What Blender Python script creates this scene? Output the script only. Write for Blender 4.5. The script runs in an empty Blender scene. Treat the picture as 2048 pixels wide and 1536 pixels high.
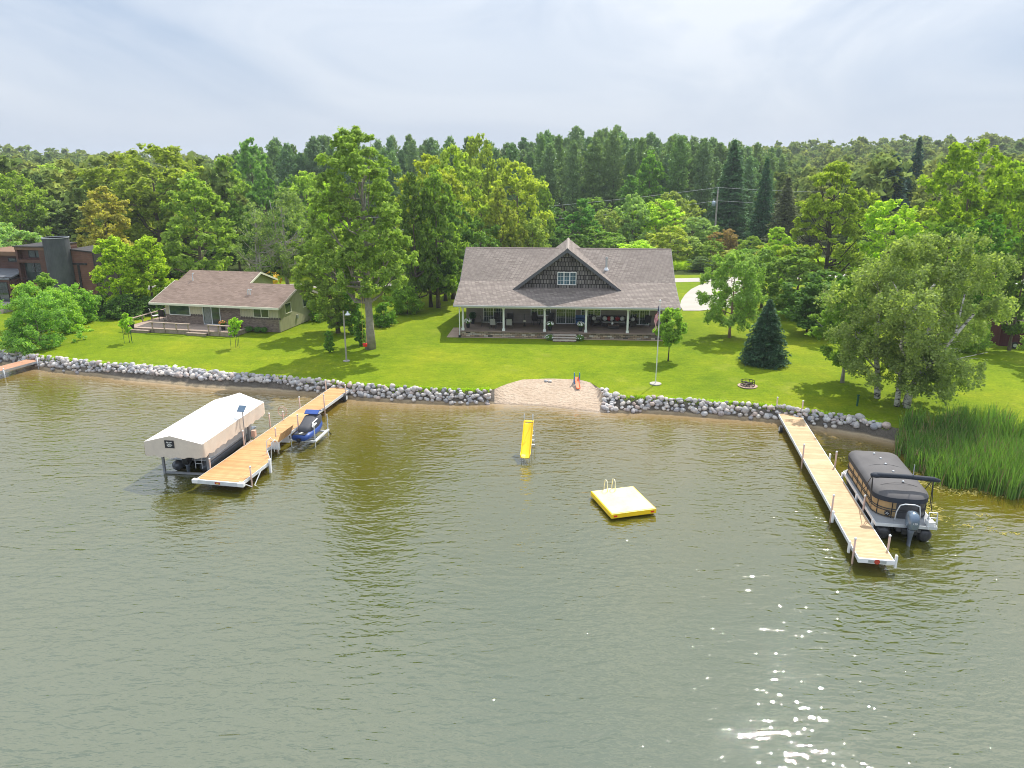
import bpy, math, random
import numpy as np
from mathutils import Vector, Matrix, noise as mnoise
R=math.radians; sin=math.sin; cos=math.cos; PI=math.pi
SC=bpy.context.scene; COL=SC.collection
# ---------------- camera ----------------
CAM_H=17.0; FPX=1500.0; PITCH=math.atan(443/1500)
cd=bpy.data.cameras.new('camera'); cam=bpy.data.objects.new('camera',cd); COL.objects.link(cam); SC.camera=cam
cam.location=(0,0,CAM_H); cam.rotation_euler=(PI/2-PITCH,0,0)
cd.sensor_width=36; cd.lens=36*FPX/2048; cd.clip_start=.1; cd.clip_end=9000
# ---------------- light ----------------
SUN_AZ=R(32); SUN_EL=R(55)       # azimuth clockwise from +Y
w=bpy.data.worlds.new('World'); SC.world=w; w.use_nodes=True
N=w.node_tree.nodes; L=w.node_tree.links; N.clear()
out=N.new('ShaderNodeOutputWorld'); sky=N.new('ShaderNodeTexSky'); sky.sky_type='NISHITA'; sky.sun_disc=False
sky.sun_elevation=SUN_EL; sky.sun_rotation=SUN_AZ; sky.dust_density=2.5; sky.air_density=1.0
bs=N.new('ShaderNodeBackground'); bs.inputs[1].default_value=.08; L.new(sky.outputs[0],bs.inputs[0])
tc=N.new('ShaderNodeTexCoord'); sx=N.new('ShaderNodeSeparateXYZ'); L.new(tc.outputs['Generated'],sx.inputs[0])
mx=N.new('ShaderNodeMath'); mx.operation='MAXIMUM'; mx.inputs[1].default_value=0; L.new(sx.outputs[2],mx.inputs[0])
ad=N.new('ShaderNodeMath'); ad.operation='ADD'; ad.inputs[1].default_value=.22; L.new(mx.outputs[0],ad.inputs[0])
dx=N.new('ShaderNodeMath'); dx.operation='DIVIDE'; L.new(sx.outputs[0],dx.inputs[0]); L.new(ad.outputs[0],dx.inputs[1])
dy=N.new('ShaderNodeMath'); dy.operation='DIVIDE'; L.new(sx.outputs[1],dy.inputs[0]); L.new(ad.outputs[0],dy.inputs[1])
cb=N.new('ShaderNodeCombineXYZ'); L.new(dx.outputs[0],cb.inputs[0]); L.new(dy.outputs[0],cb.inputs[1])
mp=N.new('ShaderNodeMapping'); mp.inputs['Scale'].default_value=(2.6,2.6,7.5); mp.inputs['Rotation'].default_value=(0,0,R(10)); mp.inputs['Location'].default_value=(3.4,1.2,0); L.new(tc.outputs['Generated'],mp.inputs[0])
nz=N.new('ShaderNodeTexNoise'); nz.inputs['Scale'].default_value=.9; nz.inputs['Detail'].default_value=6; nz.inputs['Roughness'].default_value=.52; nz.inputs['Distortion'].default_value=.8; L.new(mp.outputs[0],nz.inputs[0])
cr=N.new('ShaderNodeValToRGB'); cr.color_ramp.elements[0].position=.40; cr.color_ramp.elements[1].position=.66
cr.color_ramp.elements[0].color=(.38,.465,.60,1); cr.color_ramp.elements[1].color=(.65,.69,.75,1); L.new(nz.outputs[0],cr.inputs[0])
# pale band of haze near the horizon
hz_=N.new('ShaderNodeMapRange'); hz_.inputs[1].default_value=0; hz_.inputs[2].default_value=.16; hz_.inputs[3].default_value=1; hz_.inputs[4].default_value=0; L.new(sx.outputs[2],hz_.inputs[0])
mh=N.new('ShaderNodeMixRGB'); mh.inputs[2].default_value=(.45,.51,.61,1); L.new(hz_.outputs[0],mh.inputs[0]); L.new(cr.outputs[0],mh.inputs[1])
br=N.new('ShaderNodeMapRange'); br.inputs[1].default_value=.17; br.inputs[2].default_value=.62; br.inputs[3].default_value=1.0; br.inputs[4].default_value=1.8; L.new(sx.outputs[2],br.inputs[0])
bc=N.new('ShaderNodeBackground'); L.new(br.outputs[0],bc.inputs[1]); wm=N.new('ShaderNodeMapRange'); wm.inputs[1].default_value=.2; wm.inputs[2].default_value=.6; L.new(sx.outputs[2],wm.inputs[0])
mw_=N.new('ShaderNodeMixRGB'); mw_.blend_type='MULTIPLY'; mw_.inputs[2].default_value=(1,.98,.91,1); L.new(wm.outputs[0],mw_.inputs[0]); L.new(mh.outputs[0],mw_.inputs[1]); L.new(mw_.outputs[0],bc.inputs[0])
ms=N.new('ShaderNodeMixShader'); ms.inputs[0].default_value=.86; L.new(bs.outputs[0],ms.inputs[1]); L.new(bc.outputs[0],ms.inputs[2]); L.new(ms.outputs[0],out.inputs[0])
sd=bpy.data.lights.new('sun','SUN'); so=bpy.data.objects.new('sun',sd); COL.objects.link(so)
sd.energy=3.9; sd.angle=R(.6); sd.color=(1,.94,.84)
sv=Vector((sin(SUN_AZ)*cos(SUN_EL),cos(SUN_AZ)*cos(SUN_EL),sin(SUN_EL))); so.rotation_euler=sv.to_track_quat('Z','Y').to_euler()
so.location=sv*300
SC.view_settings.view_transform='Standard'; SC.view_settings.look='None'; SC.view_settings.exposure=0.5; SC.view_settings.gamma=1
SC.cycles.use_denoising=True; SC.cycles.pixel_filter_type='BLACKMAN_HARRIS'; SC.cycles.filter_width=1.0; SC.cycles.sample_clamp_indirect=3; SC.cycles.max_bounces=6; SC.cycles.diffuse_bounces=3; SC.cycles.glossy_bounces=3; SC.cycles.transmission_bounces=4; SC.cycles.transparent_max_bounces=6
# ---------------- pixel rays (2048x1536 photograph) ----------------
_c,_s=cos(PITCH),sin(PITCH)
def ray(x,y):
    u=(x-1024)/FPX; v=(y-768)/FPX
    return Vector((u,_c-v*_s,-_s-v*_c))
def hz(x,y,z=0):
    r=ray(x,y); t=(z-CAM_H)/r.z; return Vector((r.x*t,r.y*t,z))
def hY(x,y,Y):
    r=ray(x,y); t=Y/r.y; return Vector((r.x*t,Y,CAM_H+r.z*t))
# ---------------- helpers ----------------
def tag(o,label=None,cat=None,group=None,kind=None):
    for k,v in (('label',label),('category',cat),('group',group),('kind',kind)):
        if v: o[k]=v
    return o
def thing(name,label,cat,loc=(0,0,0),rz=0,group=None):
    o=bpy.data.objects.new(name,None); COL.objects.link(o); o.location=loc; o.rotation_euler=(0,0,rz); o.empty_display_size=.3
    return tag(o,label,cat,group)
class MB:
    def __init__(s): s.v=[]; s.f=[]; s.m=[]
    def add(s,vs,fs,mi=0):
        b=len(s.v); s.v+= [tuple(p) for p in vs]
        for f in fs: s.f.append(tuple(i+b for i in f)); s.m.append(mi)
        return s
    def bx(s,x0,x1,y0,y1,z0,z1,mi=0):
        return s.add([(x0,y0,z0),(x1,y0,z0),(x1,y1,z0),(x0,y1,z0),(x0,y0,z1),(x1,y0,z1),(x1,y1,z1),(x0,y1,z1)],
            [(3,2,1,0),(4,5,6,7),(0,1,5,4),(1,2,6,5),(2,3,7,6),(3,0,4,7)],mi)
    def bar(s,p0,p1,w,h,mi=0,up=(0,0,1)):
        p0,p1=Vector(p0),Vector(p1); d=(p1-p0).normalized(); u=Vector(up)
        if abs(d.dot(u))>.98: u=Vector((0,1,0))
        a=d.cross(u).normalized()*w/2; b=a.cross(d).normalized()*h/2
        return s.add([p0-a-b,p0+a-b,p0+a+b,p0-a+b,p1-a-b,p1+a-b,p1+a+b,p1-a+b],[(0,1,2,3),(7,6,5,4),(0,4,5,1),(1,5,6,2),(2,6,7,3),(3,7,4,0)],mi)
    def tube(s,pts,r,n=8,mi=0,caps=True):
        pts=[Vector(p) for p in pts]; rr=r if isinstance(r,(list,tuple)) else [r]*len(pts); vs=[]
        a=None
        for i,p in enumerate(pts):
            d=(pts[min(i+1,len(pts)-1)]-pts[max(i-1,0)]).normalized()
            if a is None:
                u=Vector((0,0,1)) if abs(d.z)<.9 else Vector((1,0,0)); a=d.cross(u).normalized()
            else: a=(a-d*a.dot(d)).normalized()
            b=d.cross(a)
            for k in range(n):
                t=2*PI*k/n; vs.append(p+(a*cos(t)+b*sin(t))*rr[i])
        fs=[]
        for i in range(len(pts)-1):
            for k in range(n): fs.append((i*n+k,i*n+(k+1)%n,(i+1)*n+(k+1)%n,(i+1)*n+k))
        if caps: fs.append(tuple(range(n))[::-1]); fs.append(tuple((len(pts)-1)*n+k for k in range(n)))
        return s.add(vs,fs,mi)
    def lathe(s,prof,c=(0,0,0),n=16,mi=0,ax='z',sx=1,sy=1):
        vs=[];fs=[]
        for r,h in prof:
            for k in range(n):
                t=2*PI*k/n; p=(r*cos(t)*sx,r*sin(t)*sy,h)
                if ax=='y': p=(p[0],p[2],p[1])
                if ax=='x': p=(p[2],p[0],p[1])
                vs.append((p[0]+c[0],p[1]+c[1],p[2]+c[2]))
        for i in range(len(prof)-1):
            for k in range(n): fs.append((i*n+k,i*n+(k+1)%n,(i+1)*n+(k+1)%n,(i+1)*n+k))
        fs.append(tuple(range(n))[::-1]); fs.append(tuple((len(prof)-1)*n+k for k in range(n)))
        return s.add(vs,fs,mi)
    def prism(s,pts,ext,mi=0):
        e=Vector(ext); p=[Vector(q) for q in pts]; n=len(p)
        fs=[tuple(range(n))[::-1],tuple(range(n,2*n))]+[(i,(i+1)%n,n+(i+1)%n,n+i) for i in range(n)]
        return s.add(p+[q+e for q in p],fs,mi)
    def loft(s,rings,mi=0,close=True,caps=True):
        n=len(rings[0]); vs=[p for r in rings for p in r]; fs=[]
        for i in range(len(rings)-1):
            for k in range(n if close else n-1): fs.append((i*n+k,i*n+(k+1)%n,(i+1)*n+(k+1)%n,(i+1)*n+k))
        if caps: fs.append(tuple(range(n))[::-1]); fs.append(tuple((len(rings)-1)*n+k for k in range(n)))
        return s.add(vs,fs,mi)
    def ball(s,c,r,seg=10,rings=6,mi=0,jit=0,rnd=random):
        vs=[];fs=[]; r=r if isinstance(r,(tuple,list)) else (r,r,r)
        for i in range(rings+1):
            ph=PI*i/rings
            for k in range(seg):
                t=2*PI*k/seg; j=1+(rnd.uniform(-jit,jit) if 0<i<rings else 0)
                vs.append((c[0]+r[0]*sin(ph)*cos(t)*j,c[1]+r[1]*sin(ph)*sin(t)*j,c[2]-r[2]*cos(ph)*j))
        for i in range(rings):
            for k in range(seg): fs.append((i*seg+k,i*seg+(k+1)%seg,(i+1)*seg+(k+1)%seg,(i+1)*seg+k))
        return s.add(vs,fs,mi)
    def build(s,name,mats,parent=None,smooth=False,bevel=0):
        me=bpy.data.meshes.new(name); me.from_pydata(s.v,[],s.f)
        mats=mats if isinstance(mats,(list,tuple)) else [mats]
        for m in mats: me.materials.append(m)
        if len(mats)>1: me.polygons.foreach_set('material_index',s.m)
        if smooth: me.polygons.foreach_set('use_smooth',[True]*len(me.polygons))
        me.update(); o=bpy.data.objects.new(name,me); COL.objects.link(o)
        if parent: o.parent=parent
        if bevel:
            b=o.modifiers.new('bevel','BEVEL'); b.width=bevel; b.segments=2; b.limit_method='ANGLE'
        return o
def npmesh(name,V,F,mat,mi=None,smooth=False):
    """V (n,3), F (m,4) or (m,3) arrays -> mesh data"""
    me=bpy.data.meshes.new(name); V=np.asarray(V,np.float32); F=np.asarray(F,np.int32); k=F.shape[1]
    me.vertices.add(len(V)); me.vertices.foreach_set('co',V.ravel()); me.loops.add(F.size); me.loops.foreach_set('vertex_index',F.ravel())
    me.polygons.add(len(F)); me.polygons.foreach_set('loop_start',np.arange(0,F.size,k,dtype=np.int32)); me.polygons.foreach_set('loop_total',np.full(len(F),k,np.int32))
    mats=mat if isinstance(mat,(list,tuple)) else [mat]
    for m in mats: me.materials.append(m)
    if mi is not None: me.polygons.foreach_set('material_index',np.asarray(mi,np.int32))
    me.polygons.foreach_set('use_smooth',np.full(len(F),smooth)); me.update(calc_edges=True); return me
def mobj(name,me,parent=None):
    o=bpy.data.objects.new(name,me); COL.objects.link(o)
    if parent: o.parent=parent
    return o
def copy_thing(root,loc,rz=None,scale=None,label=None,group=None,color=None):
    r=root.copy(); COL.objects.link(r); r.location=loc
    if rz is not None: r.rotation_euler=(0,0,rz)
    if scale is not None: r.scale=scale
    if label: r['label']=label
    if group: r['group']=group
    for ch in list(root.children):
        c=ch.copy(); COL.objects.link(c); c.parent=r
        if color is not None and ch.name.split('.')[0] in('crown','foliage'): c.color=color
        for g in ch.children:
            d=g.copy(); COL.objects.link(d); d.parent=c
    return r
class Frame:
    def __init__(s,x,y,rz): s.o=Vector((x,y,0)); s.rz=rz; s.c=cos(rz); s.s=sin(rz)
    def W(s,x,y,z=0): return Vector((s.o.x+x*s.c-y*s.s,s.o.y+x*s.s+y*s.c,z))
    def Lo(s,p): dx,dy=p[0]-s.o.x,p[1]-s.o.y; return Vector((dx*s.c+dy*s.s,-dx*s.s+dy*s.c,p[2]))
    def _r(s,px,py):
        r=ray(px,py); o=s.Lo((0,0,CAM_H)); return o,Vector((r.x*s.c+r.y*s.s,-r.x*s.s+r.y*s.c,r.z))
    def on_y(s,px,py,y): o,d=s._r(px,py); t=(y-o.y)/d.y; q=o+d*t; return q.x,q.z
    def on_x(s,px,py,x): o,d=s._r(px,py); t=(x-o.x)/d.x; q=o+d*t; return q.y,q.z
    def on_z(s,px,py,z): o,d=s._r(px,py); t=(z-o.z)/d.z; q=o+d*t; return q.x,q.y
# ---------------- materials ----------------
class NT:
    def __init__(s,name):
        s.m=bpy.data.materials.new(name); s.m.use_nodes=True; s.n=s.m.node_tree.nodes; s.l=s.m.node_tree.links; s.n.clear()
        s.out=s.n.new('ShaderNodeOutputMaterial')
    def node(s,t,**k):
        n=s.n.new('ShaderNode'+t)
        for a,b in k.items(): setattr(n,a,b)
        return n
    def set(s,n,**k):
        for a,b in k.items(): n.inputs[a.replace('_',' ')].default_value=b
        return n
    def link(s,a,b): s.l.new(a,b)
    def coord(s,kind='Object',scale=(1,1,1),rot=(0,0,0),loc=(0,0,0)):
        if kind=='World': src=s.node('NewGeometry').outputs['Position']
        else: src=s.node('TexCoord').outputs[kind]
        m=s.node('Mapping'); m.inputs['Scale'].default_value=scale; m.inputs['Rotation'].default_value=rot; m.inputs['Location'].default_value=loc
        s.link(src,m.inputs[0]); return m.outputs[0]
    def noise(s,vec,scale,detail=3,rough=.55,dist=0):
        n=s.node('TexNoise'); n.inputs['Scale'].default_value=scale; n.inputs['Detail'].default_value=detail; n.inputs['Roughness'].default_value=rough; n.inputs['Distortion'].default_value=dist
        s.link(vec,n.inputs[0]); return n.outputs[0]
    def ramp(s,fac,stops,interp='LINEAR'):
        r=s.node('ValToRGB'); r.color_ramp.interpolation=interp; e=r.color_ramp.elements
        while len(e)<len(stops): e.new(.5)
        for i,(p,c) in enumerate(stops): e[i].position=p; e[i].color=(*c,1) if len(c)==3 else c
        s.link(fac,r.inputs[0]); return r.outputs[0]
    def mix(s,f,a,b,mode='MIX'):
        m=s.node('MixRGB',blend_type=mode)
        for i,x in ((0,f),(1,a),(2,b)):
            if hasattr(x,'is_output'): s.link(x,m.inputs[i])
            else: m.inputs[i].default_value=x if i==0 else ((*x,1) if len(x)==3 else x)
        return m.outputs[0]
    def math(s,op,a,b=0,c=0):
        m=s.node('Math',operation=op)
        for i,x in ((0,a),(1,b),(2,c)):
            if hasattr(x,'is_output'): s.link(x,m.inputs[i])
            else: m.inputs[i].default_value=x
        return m.outputs[0]
    def bump(s,h,strength=.3,dist=.02):
        b=s.node('Bump'); b.inputs['Strength'].default_value=strength; b.inputs['Distance'].default_value=dist; s.link(h,b.inputs['Height']); return b.outputs[0]
    def pbr(s,col,rough=.6,metal=0,spec=.5,normal=None):
        p=s.node('BsdfPrincipled')
        if hasattr(col,'is_output'): s.link(col,p.inputs['Base Color'])
        else: p.inputs['Base Color'].default_value=(*col,1)
        if hasattr(rough,'is_output'): s.link(rough,p.inputs['Roughness'])
        else: p.inputs['Roughness'].default_value=rough
        p.inputs['Metallic'].default_value=metal; p.inputs['Specular IOR Level'].default_value=spec
        if normal is not None: s.link(normal,p.inputs['Normal'])
        s.link(p.outputs[0],s.out.inputs[0]); return p
def mk(name,col,rough=.6,metal=0,var=.18,scale=3,fine=30,spec=.5):
    t=NT(name); v=t.coord('Object'); a=t.noise(v,scale,4); b=t.noise(v,fine,2)
    f=t.math('MULTIPLY_ADD',a,.7,t.math('MULTIPLY',b,.3))
    lo=tuple(c*(1-var*1.6) for c in col); hi=tuple(min(1,c*(1+var)) for c in col)
    c=t.ramp(f,[(.3,lo),(.7,hi)]); t.pbr(c,rough,metal,spec,t.bump(b,.15,.004)); return t.m
def plank_mat(name,c1,c2,pw,axis='y',rough=.7,gap=(.12,.08,.05),gw=.06,length=6.0):
    """boards pw wide running across `axis`"""
    t=NT(name); rot=(0,0,0) if axis=='x' else (0,0,R(90)) if axis=='y' else (0,R(90),0)
    v=t.coord('Object',rot=rot); br=t.node('TexBrick',offset=.37,offset_frequency=1); t.link(v,br.inputs[0])
    t.set(br,Scale=1.0,Mortar_Size=gw*pw,Mortar_Smooth=.3,Bias=0.0,Brick_Width=length,Row_Height=pw)
    br.inputs['Color1'].default_value=(*c1,1); br.inputs['Color2'].default_value=(*c2,1); br.inputs['Mortar'].default_value=(*gap,1)
    n=t.noise(t.coord('Object',scale=(1,1,1)),2.5,5); c=t.mix(.35,br.outputs[0],t.ramp(n,[(.3,(.55,.5,.45)),(.7,(1,1,1))]),'MULTIPLY')
    t.pbr(c,rough,0,.3,t.bump(br.outputs[1],.4,-.006)); return t.m
def siding_mat(name,col,row,vertical=False,var=.15,dark=.45,rough=.7):
    t=NT(name); tcx=t.node('TexCoord'); s3=t.node('SeparateXYZ'); t.link(tcx.outputs['Object'],s3.inputs[0])
    if vertical: c0=t.math('ADD',s3.outputs[0],s3.outputs[1])
    else: c0=s3.outputs[2]
    fr=t.math('FRACT',t.math('DIVIDE',c0,row)); edge=t.ramp(fr,[(0,(dark,)*3),(.09,(1,1,1)),(.9,(1,1,1)),(1,(.85,.85,.85))])
    n=t.noise(t.coord('Object',scale=(1,1,.6)),1.3,5); hi=tuple(c*(1+var) for c in col); lo=tuple(c*(1-var) for c in col)
    c=t.mix(1,t.ramp(n,[(.3,lo),(.7,hi)]),edge,'MULTIPLY'); t.pbr(c,rough,0,.3,t.bump(fr,.5,.012)); return t.m
def shingle_mat(name,cols,row=.14,wid=.30,mode='z',k=1.8,bump=.5,mort=(.08,.07,.065),dots=.5,blotch=.4,mr=.09):
    """rows at constant height on slopes: u along x (or y), v = z*k"""
    t=NT(name); tcx=t.node('TexCoord'); s3=t.node('SeparateXYZ'); t.link(tcx.outputs['Object'],s3.inputs[0]); cm=t.node('CombineXYZ')
    u=t.math('ADD',s3.outputs[0],s3.outputs[1]) if mode=='z' else s3.outputs[1] if mode=='y' else s3.outputs[0]
    t.link(u,cm.inputs[0]); t.link(t.math('MULTIPLY',s3.outputs[2],k),cm.inputs[1]); v=cm.outputs[0]
    br=t.node('TexBrick',offset=.5); t.link(v,br.inputs[0]); t.set(br,Scale=1.0,Mortar_Size=row*mr,Mortar_Smooth=.4,Bias=0.0,Brick_Width=wid,Row_Height=row)
    br.inputs['Color1'].default_value=(0,0,0,1); br.inputs['Color2'].default_value=(1,1,1,1); br.inputs['Mortar'].default_value=(.5,.5,.5,1)
    base=t.ramp(br.outputs[0],[(i/(len(cols)-1),c) for i,c in enumerate(cols)])
    n=t.noise(v,dots,5,.6); base=t.mix(blotch,base,t.ramp(n,[(.3,(.55,.52,.5)),(.72,(1.0,1.0,1.0))]),'MULTIPLY')
    g=t.noise(v,40,2); base=t.mix(.5,base,t.ramp(g,[(.3,(.6,.6,.6)),(.7,(1,1,1))]),'MULTIPLY')
    c=t.mix(br.outputs[1],base,mort); t.pbr(c,.85,0,.25,t.bump(t.math('ADD',br.outputs[1],t.math('MULTIPLY',g,-.3)),bump,-.015)); return t.m
# simple materials
WHITE=mk('white_paint',(.78,.78,.76),.45,0,.05,2); CREAM=mk('cream_trim',(.72,.70,.58),.55,0,.08,2)
ALU=mk('aluminium',(.55,.57,.6),.35,.7,.12,3); ALUW=mk('pale_aluminium',(.70,.72,.75),.45,.2,.1,3); STEEL=mk('galvanised_steel',(.5,.52,.55),.4,.6,.15,4)
DARK=mk('dark_metal',(.03,.03,.035),.5,.2,.2,4); BLACK=mk('black_plastic',(.015,.015,.018),.4,0,.2,4); RUBBER=mk('rubber',(.03,.03,.03),.8,0,.2,5)
PVC=mk('tan_post',(.60,.42,.34),.5,0,.12,3); BARK=mk('bark',(.16,.125,.095),.9,0,.35,2.5,12); BARKD=mk('dark_bark',(.07,.055,.045),.9,0,.35,2.5,12); BARKP=mk('pine_bark',(.13,.09,.07),.9,0,.3,2,9)
WOOD=mk('weathered_wood',(.36,.28,.22),.8,0,.25,3,25); WOODG=mk('grey_wood',(.36,.33,.29),.85,0,.25,3,25)
GREYF=mk('sling_fabric',(.36,.35,.33),.8,0,.12,6); DWICK=mk('dark_wicker',(.035,.028,.024),.7,0,.35,9,60); CUSH=mk('grey_cushion',(.25,.235,.22),.9,0,.15,5); CUSHW=mk('white_cushion',(.68,.66,.63),.9,0,.1,5); CUSHR=mk('red_cushion',(.30,.015,.015),.9,0,.15,5)
BLUE=mk('blue_plastic',(.02,.10,.27),.45,0,.15,4); RED=mk('red_plastic',(.75,.03,.02),.4,0,.1,4); YEL=mk('yellow_plastic',(.92,.60,.005),.35,0,.06,1.5); ORG=mk('orange_plastic',(.85,.14,.01),.4,0,.1,3)
POT=mk('dark_pot',(.02,.022,.025),.5,0,.2,4); PETW=mk('white_petals',(.85,.85,.82),.7,0,.05,9); PETP=mk('purple_petals',(.42,.06,.28),.7,0,.2,9); PETY=mk('yellow_petals',(.85,.5,.02),.7,0,.15,9)
CONC=mk('pale_concrete',(.42,.39,.35),.9,0,.08,.6,8); ASPH=mk('road_asphalt',(.42,.385,.36),.9,0,.12,.5,12)
GREEN_PL=mk('dark_green_paint',(.02,.10,.05),.6,0,.2,4)
def glass(name,col=(.012,.018,.02),rough=.04):
    t=NT(name); v=t.coord('Object'); n=t.noise(v,.9,2); c=t.ramp(n,[(.35,col),(.7,tuple(x*2.6+.004 for x in col))]); t.pbr(c,rough,0,.9,t.bump(t.noise(v,1.5,1),.03,.02)); return t.m
GLASS=glass('window_glass',(.022,.034,.03)); GLASSB=glass('blue_window_glass',(.02,.05,.065))
def foliage_mat(name,yell=.38,trans=.45,patch=.5,gloss=.05):
    t=NT(name); oi=t.node('ObjectInfo'); ge=t.node('NewGeometry'); v=t.coord('Object')
    rnd=ge.outputs['Random Per Island']; n=t.noise(v,.55,3,.6)
    bright=t.math('MULTIPLY_ADD',rnd,.9,t.math('MULTIPLY_ADD',n,1.3,.98))
    c=t.mix(1.0,oi.outputs['Color'],(1,1,1),'MULTIPLY'); cmb=t.node('CombineXYZ')
    for i in range(3): t.link(bright,cmb.inputs[i])
    c=t.mix(1.0,c,cmb.outputs[0],'MULTIPLY')
    ye=t.ramp(t.math('ADD',t.math('MULTIPLY',rnd,.45),t.math('MULTIPLY',n,.8)),[(.66,(0,0,0)),(.9,(yell,yell,yell))])
    c=t.mix(ye,c,t.mix(1.0,c,(1.75,1.5,.85),'MULTIPLY'))
    d=t.node('BsdfDiffuse'); t.link(c,d.inputs[0]); tr=t.node('BsdfTranslucent'); t.link(t.mix(1.0,c,(1.35,1.5,.55),'MULTIPLY'),tr.inputs[0])
    m=t.node('MixShader'); m.inputs[0].default_value=trans; t.link(d.outputs[0],m.inputs[1]); t.link(tr.outputs[0],m.inputs[2])
    g=t.node('BsdfGlossy'); g.inputs['Roughness'].default_value=.6; g.inputs['Color'].default_value=(.8,.9,.9,1)
    m2=t.node('MixShader'); lw=t.node('LayerWeight'); lw.inputs[0].default_value=.3; t.link(t.math('MULTIPLY',lw.outputs['Fresnel'],gloss*1.5),m2.inputs[0]); t.link(m.outputs[0],m2.inputs[1]); t.link(g.outputs[0],m2.inputs[2]); t.link(m2.outputs[0],t.out.inputs[0]); return t.m
LEAF=foliage_mat('leaf'); NEEDLE=foliage_mat('needle',.15,.3,.3,.10)
# ---------------- shoreline ----------------
WL=[(-700,330,None),(-200,125,None),(-90,82,None),(-60,69,None)]+[hz(*p,0) for p in [(0,727),(75,737),(125,745),(200,752),(260,762),(325,768),(425,777),(512,781),(637,789),(702,797),(762,802),(862,807),(925,810),(992,808),(1085,812),(1147,819),(1200,825),(1252,826),(1285,825),(1356,829),(1400,833),(1495,839),(1558,845),(1621,857),(1716,871),(1795,889)]]+[(26.5,42.6,None),(31,40.3,None),(45,33,None),(90,10,None),(300,-80,None),(700,-200,None)]
LL=[(-700,334,None),(-200,128,None),(-90,85,None),(-60,72,None)]+[hz(*p,.9) for p in [(0,707),(35,712),(105,717),(175,725),(250,731),(350,737),(425,746),(512,752),(574,757),(650,767),(702,775),(737,779),(787,786),(850,784),(937,784),(980,782),(992,777),(1010,769),(1045,759),(1100,757),(1160,759),(1190,768),(1203,783),(1215,789),(1240,794),(1275,800),(1320,803),(1400,808),(1526,812),(1552,818),(1621,825),(1716,838),(1764,850),(1800,860)]]+[(26.5,44.2,None),(31,42,None),(45,35,None),(90,16,None),(300,-70,None),(700,-190,None)]
WLx,WLy=np.array([p[0] for p in WL]),np.array([p[1] for p in WL]); LLx,LLy=np.array([p[0] for p in LL]),np.array([p[1] for p in LL])
for a in (WLx,LLx): assert (np.diff(a)>0).all(), a
yw=lambda X: np.interp(X,WLx,WLy); yl=lambda X: np.maximum(np.interp(X,LLx,LLy),np.interp(X,WLx,WLy)+.6)
def sm(t): t=np.clip(t,0,1); return t*t*(3-2*t)
def ground(X,Y):
    X=np.asarray(X,float); Y=np.asarray(Y,float); a=yw(X); b=yl(X); t=np.clip((Y-a)/(b-a),-6,1)
    z=np.where(t<0,t*.35,.9*np.clip(t,0,1)**.9)
    d=Y-b; z=z+np.where(d>0,.3*sm(d/9)+.02*np.sin(X*.13+1)*np.sin(Y*.11)*sm(d/6),0)
    z=z+6*sm((Y-230)/420)*(1+.35*np.sin(X*.006+.6)+.2*np.sin(X*.017+2))+10*np.exp(-((X-230)/130)**2-((Y-400)/130)**2)+8*np.exp(-((X+340)/140)**2-((Y-420)/140)**2)
    return z
def gz(X,Y): return float(ground(X,Y))
def at(px,py):
    z=1.25
    for _ in range(12): p=hz(px,py,z); z=.5*z+.5*gz(p.x,p.y)
    p=hz(px,py,z); return Vector((p.x,p.y,gz(p.x,p.y)))
def sheet(name,xs,rows,mat,kind='structure',smooth=True):
    """rows: list of functions x->y"""
    xs=np.asarray(xs,float); V=[];nx=len(xs)
    for r in rows:
        Y=r(xs); V.append(np.stack([xs,Y,ground(xs,Y)],1))
    V=np.concatenate(V); F=[]
    for i in range(len(rows)-1):
        a=np.arange(nx-1)+i*nx; F.append(np.stack([a,a+1,a+1+nx,a+nx],1))
    o=mobj(name,npmesh(name,V,np.concatenate(F),mat,None,smooth)); tag(o,kind=kind); return o
xsf=np.concatenate([np.linspace(-700,-62,60),np.arange(-60,60,.4),np.linspace(62,700,60)])
# lawn
t=NT('lawn_grass'); v=t.coord('World'); n1=t.noise(v,.11,4,.6); n2=t.noise(v,.8,4,.65); n3=t.noise(t.coord('World',scale=(1.6,6,3)),1,4,.75); n4=t.noise(v,7,3,.75)
c=t.ramp(n1,[(.28,(.125,.20,.006)),(.5,(.19,.265,.007)),(.74,(.29,.315,.015))])
c=t.mix(.7,c,t.ramp(n2,[(.3,(.62,.74,.6)),(.7,(1.15,1.08,1.2))]),'MULTIPLY'); c=t.mix(.55,c,t.ramp(n3,[(.3,(.5,.58,.45)),(.7,(1.25,1.2,1.1))]),'MULTIPLY'); c=t.mix(.6,c,t.ramp(n4,[(.3,(.5,.55,.5)),(.7,(1.35,1.3,1.2))]),'MULTIPLY')
mw=t.math('SINE',t.math('MULTIPLY',t.node('SeparateXYZ').outputs[0],1)) ; sp=[x for x in t.n if x.type=='SEPXYZ'][0]; t.link(t.coord('World',rot=(0,0,R(14))),sp.inputs[0])
mw=t.math('SINE',t.math('MULTIPLY',sp.outputs[1],2.6)); c=t.mix(t.math('MULTIPLY_ADD',mw,.13,.13),c,(.14,.20,.004))
n5=t.noise(v,.27,5,.7); c=t.mix(t.ramp(n5,[(.58,(0,0,0)),(.74,(.35,.35,.35))]),c,(.34,.33,.07)); n6=t.noise(v,1.7,4,.7); c=t.mix(t.ramp(n6,[(.60,(0,0,0)),(.75,(.45,.45,.45))]),c,(.10,.17,.02)); p_=t.pbr(c,.9,0,.1,t.bump(t.math('ADD',n4,n3),.8,.06)); LAWN=t.m
def rowf(k,d0): return lambda X: yl(X)+d0
yend=lambda X: np.maximum(110+np.abs(X)*.0,yl(X)+14)
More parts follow.
